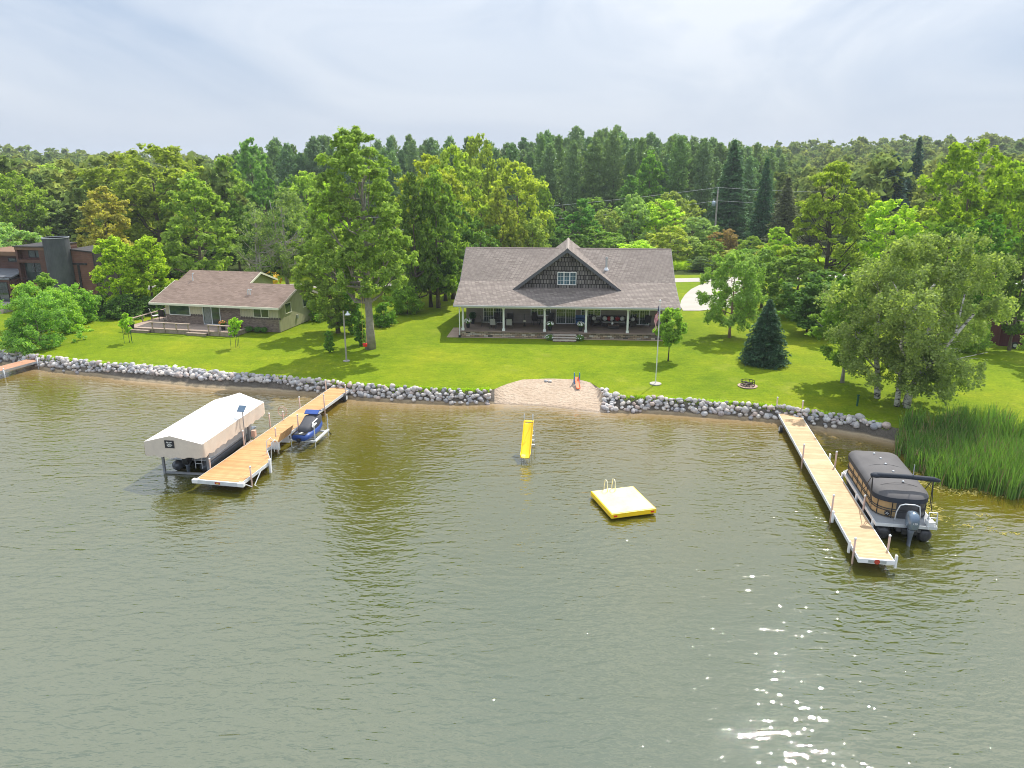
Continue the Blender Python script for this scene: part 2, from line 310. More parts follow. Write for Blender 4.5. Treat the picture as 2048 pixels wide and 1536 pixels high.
lr=[lambda X:yl(X)]+[(lambda f:(lambda X: yl(X)+(yend(X)-yl(X))*f))(f) for f in (.005,.012,.025,.05,.09,.14,.2,.3,.4,.5,.6,.7,.8,.9,1)]
sheet('lawn',xsf,lr,LAWN)
# bank under the boulders and the sand
t=NT('shore_soil'); v=t.coord('World'); n=t.noise(v,1.2,5); n2=t.noise(v,14,3); sp=t.node('SeparateXYZ'); t.link(v,sp.inputs[0])
c=t.ramp(t.math('ADD',t.math('MULTIPLY',n,.6),t.math('MULTIPLY',n2,.4)),[(.3,(.06,.05,.04)),(.55,(.14,.12,.10)),(.75,(.27,.23,.19))])
zf=t.ramp(t.math('ADD',sp.outputs[2],t.math('MULTIPLY',n,.25)),[(.10,(.30,.22,.13)),(.26,(.42,.33,.22)),(.42,(0,0,0))]); c=t.mix(t.ramp(t.math('ADD',sp.outputs[2],t.math('MULTIPLY',n,.25)),[(.25,(1,1,1)),(.42,(0,0,0))]),c,zf)
t.pbr(c,.85,0,.3,t.bump(n2,.8,.05)); SOIL=t.m
t=NT('beach_sand'); v=t.coord('World'); n=t.noise(v,.5,4); n2=t.noise(t.coord('World',scale=(1,1.6,1)),3.8,3,.6); n3=t.noise(v,60,2); sp=t.node('SeparateXYZ'); t.link(v,sp.inputs[0])
c=t.ramp(n,[(.3,(.47,.36,.27)),(.7,(.56,.45,.35))]); c=t.mix(.5,c,t.ramp(n2,[(.35,(.66,.6,.55)),(.55,(1,1,1))]),'MULTIPLY'); c=t.mix(.3,c,t.ramp(n3,[(.3,(.7,.7,.7)),(.7,(1,1,1))]),'MULTIPLY')
wet=t.ramp(t.math('ADD',sp.outputs[2],t.math('MULTIPLY',n,.05)),[(.03,(.55,.55,.55)),(.10,(1,1,1))]); c=t.mix(1,c,wet,'MULTIPLY')
t.pbr(c,.95,0,.2,t.bump(n2,1,.16)); SAND=t.m
XB0,XB1=float(hz(989,790,.5).x),float(hz(1207,795,.4).x)
bk=lambda f:(lambda X: yw(X)+(yl(X)-yw(X))*f)
brow=[bk(f) for f in (-2.5,-1,-.4,-.15,0,.05,.1,.2,.3,.4,.5,.6,.7,.8,.9,.97,1)]
sheet('shore_bank_left',np.concatenate([xsf[xsf<XB0],[XB0]]),brow,SOIL); sheet('shore_bank_right',np.concatenate([[XB1],xsf[xsf>XB1]]),brow,SOIL)
tag(bpy.data.objects['shore_bank_left']); sheet('sand_beach',np.linspace(XB0,XB1,90),brow,SAND)
# woodland floor and far ground
t=NT('woodland_floor'); v=t.coord('World'); n=t.noise(v,.2,5); n2=t.noise(v,2.5,4)
c=t.ramp(n,[(.35,(.035,.055,.012)),(.6,(.06,.085,.018)),(.75,(.10,.12,.03))]); c=t.mix(.6,c,t.ramp(n2,[(.3,(.4,.4,.4)),(.7,(1.2,1.2,1.2))]),'MULTIPLY'); t.pbr(c,.95,0,.1,t.bump(n2,1,.3)); WF=t.m
xs2=np.concatenate([np.linspace(-6000,-720,12),np.linspace(-700,700,90),np.linspace(720,6000,12)])
def frow(y): return lambda X: np.maximum(yend(X),110)+(y-110)
sheet('woodland_floor',xs2,[frow(y)for y in (110,120,140,170,200,230,260,300,350,400,450,500,550,600,650,700,900,1500,3000,6500)],WF)
# road, drive
def strip(name,pts,width,mat,dz=.02,kind='structure'):
    pts=[Vector((p[0],p[1])) for p in pts]; V=[];F=[]
    # resample
    P=[]
    for a,b in zip(pts,pts[1:]):
        k=max(1,int((b-a).length/1.5)); P+= [a.lerp(b,i/k) for i in range(k)]
    P.append(pts[-1]); ws=width if callable(width) else (lambda f:width)
    for i,p in enumerate(P):
        d=(P[min(i+1,len(P)-1)]-P[max(i-1,0)]).normalized(); n=Vector((-d.y,d.x)); wd=ws(i/(len(P)-1))
        for q in (-.5,0,.5): r=p+n*wd*q; V.append((r.x,r.y,gz(r.x,r.y)+dz))
    for i in range(len(P)-1):
        for k in (0,1): F.append((i*3+k,i*3+k+1,i*3+3+k+1,i*3+3+k)[::-1])
    o=mobj(name,npmesh(name,V,F,mat)); tag(o,kind=kind)
    for pl in o.data.polygons:
        if pl.normal.z<0: o.data.flip_normals(); break
    return o
strip('road',[(-140,94),(-60,97.5),(-30,99.6),(0,101.6),(25,104.8),(60,111)],3.4,ASPH)
strip('driveway',[(30,105.5),(29,100),(28,95)],4.5,CONC,.03)
_pa=[at(*q) for q in [(1398,571),(1382,579),(1370,590),(1362,602),(1360,612),(1366,622),(1400,622),(1500,612),(1512,560),(1430,560)]]
o=mobj('parking_apron',npmesh('parking_apron',[(q.x,q.y,q.z+.05) for q in _pa],np.array([list(range(10))]),CONC)); tag(o,kind='structure')
# ---------------- water ----------------
t=NT('lake_water'); v=t.coord('World')
sp=t.node('SeparateXYZ'); t.link(v,sp.inputs[0])
# depth from the shore: darker, olive shallows; grey green further out
at_=t.node('Attribute'); at_.attribute_name='shore'; dist=at_.outputs['Fac']
nn=t.noise(v,.09,4,.6); dd=t.math('ADD',dist,t.math('MULTIPLY',t.math('MULTIPLY_ADD',nn,16,-8),t.math('MINIMUM',t.math('MULTIPLY',dist,.12),1.0)))
c=t.ramp(t.math('DIVIDE',dd,34),[(0,(.36,.27,.17)),(.018,(.27,.19,.09)),(.05,(.165,.118,.020)),(.14,(.120,.094,.008)),(.4,(.086,.080,.007)),(.75,(.060,.070,.014)),(1,(.054,.068,.020))])
wv=t.coord('World',rot=(0,0,R(-20)),scale=(.55,1.5,1)); wv2=t.coord('World',rot=(0,0,R(24)),scale=(.7,1.5,1)); w1=t.noise(wv,1.15,2,.45,.8); w2=t.noise(wv2,2.6,2,.5,.4); w3=t.noise(v,6.5,2,.5); w0=t.noise(v,.16,2)
amp=t.math('MULTIPLY_ADD',w0,2.2,-.35); pk=t.ramp(t.noise(v,5.5,1,.5),[(.70,(0,0,0)),(.84,(1,1,1))])
h=t.math('ADD',t.math('MULTIPLY',t.math('MULTIPLY',w1,1.0),amp),t.math('ADD',t.math('MULTIPLY',w2,.50),t.math('ADD',t.math('MULTIPLY',w3,.05),t.math('MULTIPLY',pk,.10))))
p=t.pbr(c,.035,0,.5,t.bump(h,1,.073)); p.inputs['IOR'].default_value=2.45; WATER=t.m
xw_=np.concatenate([[-1200,-900],np.linspace(-700,-62,30),np.arange(-60,60,.5),np.linspace(62,700,30),[900,1200]]); ds=[-4,-.3,0,.4,.8,1.5,3,5,8,12,18,26,36,60,120,600]; V=[];A=[]
for d_ in ds: V.append(np.stack([xw_,yw(xw_)-d_,np.zeros(len(xw_))],1)); A.append(np.full(len(xw_),float(d_)))
nx=len(xw_); F=[]
for i in range(len(ds)-1): a=np.arange(nx-1)+i*nx; F.append(np.stack([a+nx,a+nx+1,a+1,a],1))
me=npmesh('lake_water',np.concatenate(V),np.concatenate(F),WATER); aa=me.attributes.new('shore','FLOAT','POINT'); aa.data.foreach_set('value',np.concatenate(A).astype(np.float32)); tag(mobj('lake_water',me),kind='structure')
# ---------------- boulders ----------------
t=NT('boulder'); v=t.coord('Object'); oi=t.node('ObjectInfo'); ge=t.node('NewGeometry')
rn=t.math('FRACT',t.math('ADD',t.math('MULTIPLY',oi.outputs['Random'],7.3),ge.outputs['Random Per Island']))
c=t.ramp(rn,[(0,(.30,.30,.32)),(.2,(.50,.47,.46)),(.4,(.62,.57,.52)),(.55,(.44,.45,.48)),(.7,(.70,.67,.65)),(.85,(.55,.44,.39)),(1,(.36,.37,.41))])
n=t.noise(v,3,4); n2=t.noise(v,25,3); c=t.mix(.7,c,t.ramp(n,[(.3,(.6,.6,.6)),(.7,(1.25,1.22,1.2))]),'MULTIPLY'); c=t.mix(.4,c,t.ramp(n2,[(.3,(.6,.6,.6)),(.7,(1.2,1.2,1.2))]),'MULTIPLY')
t.pbr(c,.85,0,.3,t.bump(n2,.5,.02)); BOULD=t.m
rng=random.Random(5)
def rock_arr(rs):
    r=random.Random(rs); seg,rings=8,6; V=[];F=[]; off=Vector((r.uniform(0,99),r.uniform(0,99),r.uniform(0,99)))
    sxx,syy,szz=r.uniform(.42,.6),r.uniform(.36,.5),r.uniform(.28,.42)
    for i in range(rings+1):
        ph=PI*i/rings
        for k in range(seg):
            th=2*PI*k/seg; d=Vector((sin(ph)*cos(th),sin(ph)*sin(th),-cos(ph))); j=1+.28*mnoise.noise(d*1.3+off)
            V.append((d.x*sxx*j,d.y*syy*j,d.z*szz*j))
    for i in range(rings):
        for k in range(seg): F.append((i*seg+k,i*seg+(k+1)%seg,(i+1)*seg+(k+1)%seg,(i+1)*seg+k))
    return np.array(V),np.array(F)
RK=[rock_arr(i) for i in range(12)]; RKM=[npmesh('boulder',a,f,BOULD,None,True) for a,f in RK]
spots=[]
X=-60.0
while X<23.6:
    a,b=float(yw(X)),float(yl(X)); X+=.235
    if XB0-.25<X<XB1-.0 : continue
    # the sand strip of the left shore keeps the waterline clear
    lo=.0 if not(-36<X<-15.5) else .45*sm((X+36)/6)*sm((-15.5-X)/2)
    if X>21.5: lo=.25
    Wd=b-a; k=int(max(4,Wd/.19))
    for i in range(k):
        f=lo+(1-lo)*(i+rng.random())/k; x=X+rng.uniform(-.2,.2); y=a+f*Wd
        s=rng.uniform(.24,.46)*(1.0 if rng.random()<.88 else 1.4)
        if rng.random()<.92: spots.append((x,y,gz(x,y)+rng.uniform(.02,.2)*s+.04,s))
for k in range(9):   # loose stones edging the beach
    px=1207+k*5; p=at(px,786+k*2.2); spots.append((p.x,p.y,p.z+.06,.3))
spots.sort(key=lambda p:p[0]*p[0]+p[1]*p[1])
near=spots[:300]; rest=spots[300:]
xd1=float(hz(1579,830,0).x)
for (x,y,z,s) in near:
    k=rng.randrange(12); o=mobj('boulder',RKM[k]); o.location=(x,y,z); o.scale=(s,s,s*rng.uniform(.8,1.1)); o.rotation_euler=(rng.uniform(-.4,.4),rng.uniform(-.4,.4),rng.uniform(0,6.28))
    if x>xd1: tag(o,'rounded lakeshore boulder between the right dock and the reeds','boulder','boulders between the right dock and the reeds')
    else: tag(o,'rounded lakeshore boulder between the sand beach and the right dock','boulder','boulders between the beach and the right dock')
Vs=[];Fs=[];b=0
for (x,y,z,s) in rest:
    a,f=RK[rng.randrange(12)]; th=rng.uniform(0,6.28); M=np.array([[cos(th),-sin(th),0],[sin(th),cos(th),0],[0,0,1]])
    Vs.append((a*s)@M.T+np.array([x,y,z])); Fs.append(f+b); b+=len(a)
o=mobj('shore_boulders',npmesh('shore_boulders',np.concatenate(Vs),np.concatenate(Fs),BOULD,None,True)); tag(o,'long band of rounded grey boulders lining the lakeshore','boulders',kind='stuff')
print('ROCKS',len(spots))
# ---------------- vegetation ----------------
def leaf_quads(P,Nrm,a,b,g):
    """diamond leaves at P with normals Nrm"""
    n=len(P); r=g.normal(size=(n,3)); t=np.cross(Nrm,r); t/=np.linalg.norm(t,axis=1,keepdims=True)+1e-9; s=np.cross(Nrm,t)
    k=g.uniform(.7,1.3,(n,1)); t=t*a*k; s=s*b*k
    V=np.stack([P+t,P+s,P-t,P-s],1).reshape(-1,3); return V,np.arange(4*n).reshape(n,4)
PROF={'big':lambda h:np.interp(h,[0,.05,.2,.4,.6,.8,.95,1],[.2,.6,1,.95,.8,.66,.42,.2]),'round':lambda h:np.sin(PI*np.clip(h,0.02,.98)**.85)**.6,'oval':lambda h:np.sin(PI*np.clip(h*.93+.05,0,1))**.55*(1-.25*h),
 'tall':lambda h:np.clip(1.05-h*.55,0,1)*np.sin(PI*np.clip(h*.9+.07,0,1))**.45,'broad':lambda h:np.sin(PI*np.clip(h*.8+.1,0,1))**.5*(1.0-.15*h),
 'bush':lambda h:np.clip(1-h**2.2,0,1)**.5,'col':lambda h:np.sin(PI*np.clip(h*.9+.07,0,1))**.3*.8}
def crown_arr(seed,H,Rr,cb,prof='round',nc=70,nl=9000,a=.2,b=.12,cr=.22,lob=.25,droop=0,bias=.5,lean=(0,0),flat=.75,sparse=0):
    g=np.random.default_rng(seed); f=PROF[prof]; C=[];CR=[]
    ph=g.uniform(0,6.28,4)
    while len(C)<nc:
        h=g.uniform(0,1)
        if g.uniform()>f(np.array(h))+.12: continue
        th=g.uniform(0,2*PI); lobes=1+lob*(np.sin(3*th+ph[0]+5*h)+.6*np.sin(5*th+ph[1]-7*h)+.5*np.sin(9*h+ph[2]))/1.6
        rho=Rr*f(np.array(h))*(bias+(1-bias)*math.sqrt(g.uniform()))*lobes
        rho=max(0,rho-cr*Rr*.5); c=(rho*cos(th)+lean[0]*h*Rr,rho*sin(th)+lean[1]*h*Rr,cb*H+h*(H-cb*H)-cr*Rr*.4)
        C.append(c); CR.append(Rr*cr*g.uniform(.65,1.3))
    C=np.array(C); CR=np.array(CR); wts=CR**2/np.sum(CR**2); idx=g.choice(nc,nl,p=wts)
    d=g.normal(size=(nl,3)); d/=np.linalg.norm(d,axis=1,keepdims=True); rr=g.uniform(.25,1,(nl,1))**.45
    # ragged clump surface
    rr=rr*(1+.25*np.sin(d[:,:1]*7+idx[:,None])*np.sin(d[:,1:2]*6+idx[:,None]*2)+.15*g.normal(size=(nl,1)))
    K=7; sd=g.normal(size=(nc*K,3)); sd/=np.linalg.norm(sd,axis=1,keepdims=True); SCt=np.repeat(C,K,0)+sd*(np.repeat(CR,K)[:,None])*g.uniform(.35,1.05,(nc*K,1))*np.array([1,1,flat]); sr=np.repeat(CR,K)*g.uniform(.28,.55,nc*K)
    j=idx*K+g.integers(0,K,nl); P=SCt[j]+d*rr*sr[j][:,None]*np.array([1,1,flat])
    if droop: P[:,2]-=droop*g.uniform(0,1,nl)**2*(np.linalg.norm(P[:,:2],axis=1)/Rr)
    nn=d*.5+g.normal(size=(nl,3))*.6+np.array([0,0,.55]); nn/=np.linalg.norm(nn,axis=1,keepdims=True)
    V,F=leaf_quads(P,nn,a,b,g); return V,F,C
def trunk_mesh(name,seed,H,Rr,C,mat,r0=.22,top=.78,nlimb=16,cb=.25,stems=1,lean=(0,0),fork=0.):
    r=random.Random(seed); m=MB()
    for s in range(stems):
        ox,oy=(0,0) if stems==1 else (r.uniform(-.5,.5),r.uniform(-.3,.3)); lx,ly=(lean if stems==1 else (r.uniform(-.25,.25)*Rr,r.uniform(-.2,.2)*Rr))
        pts=[];rad=[]
        for i in range(9):
            q=i/8; z=H*top*q-(.15 if i==0 else 0); pts.append((ox+lx*q*(1 if stems==1 else 1)+(r.uniform(-.05,.05)*H*.12 if i else 0),oy+ly*q+(r.uniform(-.05,.05)*H*.12 if i else 0),z)); rad.append(r0*(1.35 if i==0 else 1-.82*q)/(1 if stems==1 else 1.25))
        m.tube(pts,rad,9)
        cs=[c for c in C]; r.shuffle(cs)
        for c in cs[:nlimb//stems]:
            zz=max(cb*H*.8,min(c[2]-.15*H*r.uniform(.5,1.5),H*top*.95)); q=zz/(H*top); i=min(7,int(q*8)); f=q*8-i; a=Vector(pts[i]).lerp(Vector(pts[i+1]),f); bb=Vector(c); mid=a.lerp(bb,.5)+Vector((r.uniform(-.3,.3),r.uniform(-.3,.3),-.04*H))
            ra=max(.03,rad[i]*.5); m.tube([a,mid,bb],[ra,ra*.6,ra*.2],6,0,False)
            for _ in range(2):
                e=mid.lerp(bb,.5)+Vector((r.uniform(-1,1),r.uniform(-1,1),r.uniform(.1,.9)))*Rr*.18; m.tube([mid,e],[ra*.4,ra*.12],5,0,False)
    o=m.build(name,mat,None,True); me=o.data; bpy.data.objects.remove(o); return me
NTREE=0
def tree(name,cat,label,loc,H,Rr,color,seed=None,group=None,cb=.22,prof='round',nc=80,nl=12000,a=.2,b=.12,cr=.22,lob=.25,bark=None,r0=.22,nlimb=16,rz=0,stems=1,leaf=None,top=.78,**k):
    global NTREE; NTREE+=1; seed=seed or NTREE*7
    V,F,C=crown_arr(seed,H,Rr,cb,prof,nc,nl,a,b,cr,lob,**k)
    o=thing(name,label,cat,loc,rz,group)
    c=mobj('crown',npmesh('crown',V,F,leaf or LEAF),o); c.color=(*color,1)
    tm=trunk_mesh('trunk',seed,H,Rr,C,bark or BARK,r0,top,nlimb,cb,stems); mobj('trunk',tm,o); return o
# leaf colours (linear albedo)
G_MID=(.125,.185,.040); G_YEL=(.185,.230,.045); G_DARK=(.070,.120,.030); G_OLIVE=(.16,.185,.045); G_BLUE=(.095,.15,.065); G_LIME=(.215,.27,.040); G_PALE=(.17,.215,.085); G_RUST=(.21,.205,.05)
# prototypes for instancing at H=12, R=4.2
PROTO=[]
for i,(pf,cb,lb,nc,crr) in enumerate([('round',.18,.35,120,.15),('oval',.12,.4,120,.15),('tall',.12,.35,130,.145),('broad',.2,.4,120,.16),('round',.1,.45,110,.18),('oval',.2,.3,150,.135)]):
    V,F,C=crown_arr(100+i,12,4.2,cb,pf,nc,13000,.19,.125,crr,lb); PROTO.append((npmesh('crown',V,F,LEAF),trunk_mesh('trunk',100+i,12,4.2,C,BARK,.24,.75,18,cb),))
VC=[0]
def ptree(px,Y,ytop,wpx,color,label,group=None,name='deciduous_tree',cat='tree',k=None,zsq=1.0,base=None,bark=None):
    """tree at depth Y, centred on picture column px, top at picture row ytop, crown wpx wide"""
    VC[0]+=1; k=(VC[0]*5+VC[0]//6)%6 if k is None else k; g=hY(px,ytop+40,Y); zt=hY(px,ytop,Y).z; z0=gz(g.x,Y); H=zt-z0; d=Y*_c-(0-4)*0; sc=wpx/FPX*math.hypot(Y,0)*1.0/2/4.2
    o=thing(name,label,cat,(g.x,Y,z0),VC[0]*2.4,group); o.scale=(sc,sc,H/12)
    c=mobj('crown',PROTO[k][0],o); c.color=(*color,1); mobj('trunk',PROTO[k][1],o); return o
def vary(c,s): r=random.Random(s); f=r.uniform(.85,1.15); return (c[0]*f*r.uniform(.9,1.12),c[1]*f,c[2]*f*r.uniform(.8,1.2))
# conifers
def pine_arr(seed,H,Rr,cb,nl=7000,a=.26,b=.07,spruce=False,gap=0.):
    g=np.random.default_rng(seed); P=[];Nn=[];T=[]
    z=cb*H; lv=0; tot=[]
    while z<H*.985:
        q=(z-cb*H)/(H-cb*H)
        rad=Rr*((1-q)**.85 if spruce else min(1,(1-q)**.75*(.6+q*1.5)))*(1 if spruce else g.uniform(.75,1.1)); nb=int(7+5*(1-q)) if spruce else int(6+3*(1-q)); off=g.uniform(0,6.28)
        for k in range(nb):
            th=off+2*PI*k/nb+g.uniform(-.25,.25); L_=rad*g.uniform(.62,1.2)+.12; tot.append((z+g.uniform(-.15,.15),th,L_,q))
        z+=H*(.022 if spruce else .038)*(1.25-.5*q); lv+=1
    wt=np.array([t_[2] for t_ in tot]); wt=wt/wt.sum(); idx=g.choice(len(tot),nl,p=wt); T=np.array(tot)[idx]; u=g.uniform(.12,1,nl)**.7
    zz,th,L_,q=T.T; rise=(.18*L_*u-.42*L_*u**2+.0*q) if spruce else (.25*L_*u+.25*L_*u**2*q*1.5)
    wdt=(.10+.16*(1-u))*L_*(1 if spruce else 1.2); side=g.normal(size=nl)*wdt; X=u*L_*np.cos(th)-side*np.sin(th); Y=u*L_*np.sin(th)+side*np.cos(th); Z=zz+rise+g.normal(size=nl)*(.06 if spruce else .22)
    P=np.stack([X,Y,Z],1); nn=g.normal(size=(nl,3))*.5+np.array([0,0,1.0])
    if not spruce: nn=g.normal(size=(nl,3))+np.array([0,0,.3])
    nn/=np.linalg.norm(nn,axis=1,keepdims=True); return leaf_quads(P,nn,a,b,g)
def straight_trunk(name,H,r0,mat,seed=1,stubs=0):
    r=random.Random(seed); m=MB(); m.tube([(0,0,-.2),(r.uniform(-.1,.1),0,H*.3),(r.uniform(-.15,.15),r.uniform(-.15,.15),H*.65),(0,0,H*.97)],[r0*1.2,r0*.85,r0*.5,.03],8)
    for i in range(stubs):
        z=r.uniform(.12,.55)*H; th=r.uniform(0,6.28); l=r.uniform(.8,2.0); m.tube([(0,0,z),(l*cos(th),l*sin(th),z+.15*l)],[.05,.015],4,0,False)
    o=m.build(name,mat,None,True); me=o.data; bpy.data.objects.remove(o); return me
PINE=[]
for i in range(5):
    V,F=pine_arr(300+i,24,3.3+.2*i,[.34,.22,.30,.15,.20][i],8500,.34,.12); PINE.append((npmesh('crown',V,F,NEEDLE),straight_trunk('trunk',24,.24,BARKP,i,18)))
SPR=[]
for i in range(3):
    V,F=pine_arr(330+i,18,3.6,.04,11000,.30,.11,True); SPR.append((npmesh('crown',V,F,NEEDLE),straight_trunk('trunk',18,.22,BARKD,i)))
def conif(name,label,x,y,H,sc,color,proto,base,group=None):
    z=gz(x,y); o=thing(name,label,'tree',(x,y,z),random.Random(int(x*13+y*7)).uniform(0,6.28),group); o.scale=(sc,sc,H/base)
    c=mobj('crown',proto[0],o); c.color=(*color,1); mobj('trunk',proto[1],o); return o
# --- the pine stand behind the houses ---
PB=(.098,.152,.062); r=random.Random(11)
TOPS=[(470,268),(520,285),(600,280),(680,275),(760,285),(830,270),(900,268),(960,278),(1010,285),(1060,268),(1130,264),(1200,262),(1250,256),(1300,262),(1350,266),(1400,274),(1450,280),(1490,285),(1560,300)]
tx=np.array([p[0] for p in TOPS]); ty=np.array([p[1] for p in TOPS])
for row,Y in enumerate([166,175,185,196,208,222,238]):
    X0,X1=(1345 if row==0 else 1130 if row==1 else 985 if row==2 else 480),1545
    px=X0+r.uniform(0,20)
    while px<X1+15:
        yy=Y+r.uniform(-3.5,3.5); p=hY(px,400,yy); zt=hY(px,float(np.interp(px,tx,ty)),Y).z
        H=zt-gz(p.x,yy)+r.uniform(-4.2,1.0)-(238-Y)*.012
        if row>3: H+=r.uniform(-.5,.8)
        conif('pine_tree','tall dark pine crowded in the stand behind the grey roofed house' if px>930 else 'tall dark pine behind the leafy trees at the back of the small cottage',p.x,yy,H,r.uniform(.78,1.12)*H/24,vary(PB,int(px*31+row)),PINE[r.randrange(5)],24,'pines in the stand behind the house' if px>930 else 'pines behind the cottage trees')
        px+=r.uniform(26,44)*170/Y*1.15
# spruces
for lab,px,Y,yt,wd,col,k in [('broad layered spruce just right of the utility pole top',1466,150,276,105,(.055,.105,.05),0),('slim pointed spruce right behind the utility pole',1530,138,312,66,(.04,.085,.045),1),('dull brownish green spruce between the pointed spruce and the big leafy tree',1572,132,352,85,(.085,.095,.05),2),
  ('tallest blue spruce rising above the far right tree line',1833,140,270,74,(.035,.068,.062),0),('wide blue spruce left of the tallest one',1785,128,305,118,(.035,.066,.062),1),('small spruce standing behind the wide blue spruce',1812,134,335,60,(.045,.085,.065),2)]:
    p=hY(px,yt+60,Y); zt=hY(px,yt,Y).z; H=zt-gz(p.x,Y); conif('spruce_tree',lab,p.x,Y,H,wd/FPX*Y/2/3.6,col,SPR[k],18)
V,F=pine_arr(350,5.3,2.05,.02,24000,.12,.045,True); b0=at(1528,727); o=thing('spruce_tree','dark bushy spruce standing alone on the lawn in front of the birch','tree',b0); c=mobj('crown',npmesh('crown',V,F,NEEDLE),o); c.color=(.038,.072,.042,1); mobj('trunk',straight_trunk('trunk',5.3,.12,BARKD,4),o)
# --- leafy trees beyond the buildings (px, Y, top row, crown width px, colour, label) ---
for a in [
 (300,118,292,215,G_OLIVE,'tall spreading olive green tree, highest of those behind the brown house',3),
 (255,126,300,140,G_OLIVE,'rounded olive tree just left of the highest one behind the brown house',0),
 (385,100,345,165,G_MID,'dense bright green tree right behind the left end of the small cottage',2),
 (360,120,330,120,G_YEL,'yellow green tree between the olive tree and the dense green one',0),
 (205,104,372,140,G_RUST,'rusty orange tinted tree rising behind the brown house',2),
 (100,122,400,120,G_PALE,'pale grey green willow like tree behind the brown house tower',3),
 (165,140,335,120,G_OLIVE,'olive tree behind the rusty tinted tree',0),
 (28,118,345,120,G_YEL,'bright yellow green tree at the left edge of the photo',3),(15,98,440,100,G_PALE,'pale green bush like tree at the left edge above the brown house',4),
 (110,165,330,110,G_YEL,'yellow green tree far behind the brown house',3),(60,150,370,90,G_MID,'mid green tree between the two yellow green ones on the left',0),
 (455,128,312,110,G_MID,'green tree behind the cottage trees, left of the bare branched one',1),(500,150,275,95,(.09,.17,.05),'tall poplar like green tree near the pines on the left',2),
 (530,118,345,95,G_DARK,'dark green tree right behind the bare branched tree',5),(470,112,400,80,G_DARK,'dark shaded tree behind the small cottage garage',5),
 (612,122,338,105,G_YEL,'yellow topped tree between the bare branched tree and the big lakeside tree',0),(590,130,352,90,G_MID,'green rounded tree left of the yellow topped tree',3),
 (655,112,368,110,G_LIME,'lime green tree just left of the big lakeside tree',1),(640,96,440,95,G_MID,'mid green tree tucked behind the left side of the big lakeside tree',0),
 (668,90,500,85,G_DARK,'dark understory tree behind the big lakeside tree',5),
 (855,98,302,150,G_YEL,'yellow crowned tree behind the dark row beside the grey roofed house',0),(910,104,284,125,G_YEL,'tall yellow crowned tree left of the grey roofed house',0),(962,125,272,95,G_YEL,'airy yellow tree rising out of the pines above the house ridge',3),
 (870,84,330,130,G_MID,'tall green tree nearest the left end of the grey roof',2),(825,82,345,110,G_DARK,'dark green tall tree between the big lakeside tree and the house row',2),(905,92,400,110,G_DARK,'dark full tree at the left edge of the grey roof',5),
 (1035,112,318,130,G_YEL,'rounded yellow green tree directly behind the left half of the grey roof',0),(1000,106,375,90,G_OLIVE,'olive green tree behind the left part of the grey roof',1),(1085,122,352,60,G_MID,'narrow green tree at the right side of the rounded yellow one',2),
 (960,104,430,90,G_MID,'lower green tree peeking over the left end of the grey ridge',4),(1065,108,430,70,G_OLIVE,'lower olive tree just left of the gable peak',4),
 (1165,128,398,85,(.08,.15,.035),'dark leafy tree right of the gable peak',1),(1215,132,415,80,G_PALE,'pale green small tree behind the ridge',4),(1266,130,388,72,G_PALE,'silvery green tree in the shrub row behind the ridge',3),
 (1318,132,400,110,G_LIME,'bright lime tree in the shrub row behind the right half of the ridge',3),(1340,140,380,90,G_PALE,'silvery green tree behind the bright lime one',0),(1300,165,300,90,(.10,.18,.03),'fresh green birch like tree standing out against the pines',2),(1262,160,350,80,(.09,.16,.04),'lighter green tree low in front of the pines',2),(1240,145,420,60,G_MID,'mid green tree in the middle of the shrub row',4),
 (1105,150,410,80,G_DARK,'dark leafy tree between the gable peak and the pines',5),(1190,150,392,80,G_MID,'mid green tree behind the silvery ones above the ridge',0),(1285,152,385,70,G_DARK,'dark leafy tree under the fresh green birch like tree',5),(1370,150,400,80,G_OLIVE,'olive tree at the foot of the pines left of the utility pole',3),(1420,146,440,70,G_DARK,'low dark tree behind the utility pole',4),(1040,148,400,80,G_DARK,'dark tree filling in behind the rounded yellow green one',5),
 (1395,130,430,80,G_PALE,'grey green tree left of the utility pole',4),(1500,120,470,60,G_MID,'green tree right of the utility pole',4),
 (1555,95,455,100,G_LIME,'light green tree right of the driveway behind the young leafy tree',1),(1785,86,402,160,G_LIME,'broad bright green tree between the dark trunked tree and the far right tree',3),
 (1740,96,440,110,G_MID,'green tree behind the weeping birch',1),(1905,100,388,140,G_YEL,'yellow green tree behind the birch top',0),(1950,84,285,190,(.15,.22,.025),'tallest leafy tree at the right edge with dark limbs',3),(2030,92,315,130,(.17,.235,.025),'yellow green tree cut by the right edge of the photo',0),
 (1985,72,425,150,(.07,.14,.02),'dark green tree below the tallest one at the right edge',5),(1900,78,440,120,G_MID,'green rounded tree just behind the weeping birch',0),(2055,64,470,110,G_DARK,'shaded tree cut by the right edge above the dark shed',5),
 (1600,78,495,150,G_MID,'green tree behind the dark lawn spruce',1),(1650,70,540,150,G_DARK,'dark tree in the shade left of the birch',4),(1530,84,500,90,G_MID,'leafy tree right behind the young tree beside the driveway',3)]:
    px,Y,yt,wd,col,lab,k=a; ptree(px,Y,yt,wd,vary(col,px),lab,None,k=k)
# big dark trunked tree on the right (crown with visible limbs)
p=hY(1655,500,85); tree('deciduous_tree','tree','tall golden green tree with a dark forked trunk right of the driveway',(p.x,85,gz(p.x,85)),hY(1680,322,85).z-gz(p.x,85),4.7,(.16,.20,.03),401,cb=.22,prof='oval',nc=120,nl=26000,a=.15,b=.095,cr=.14,bark=BARKD,r0=.33,nlimb=34,lob=.3)
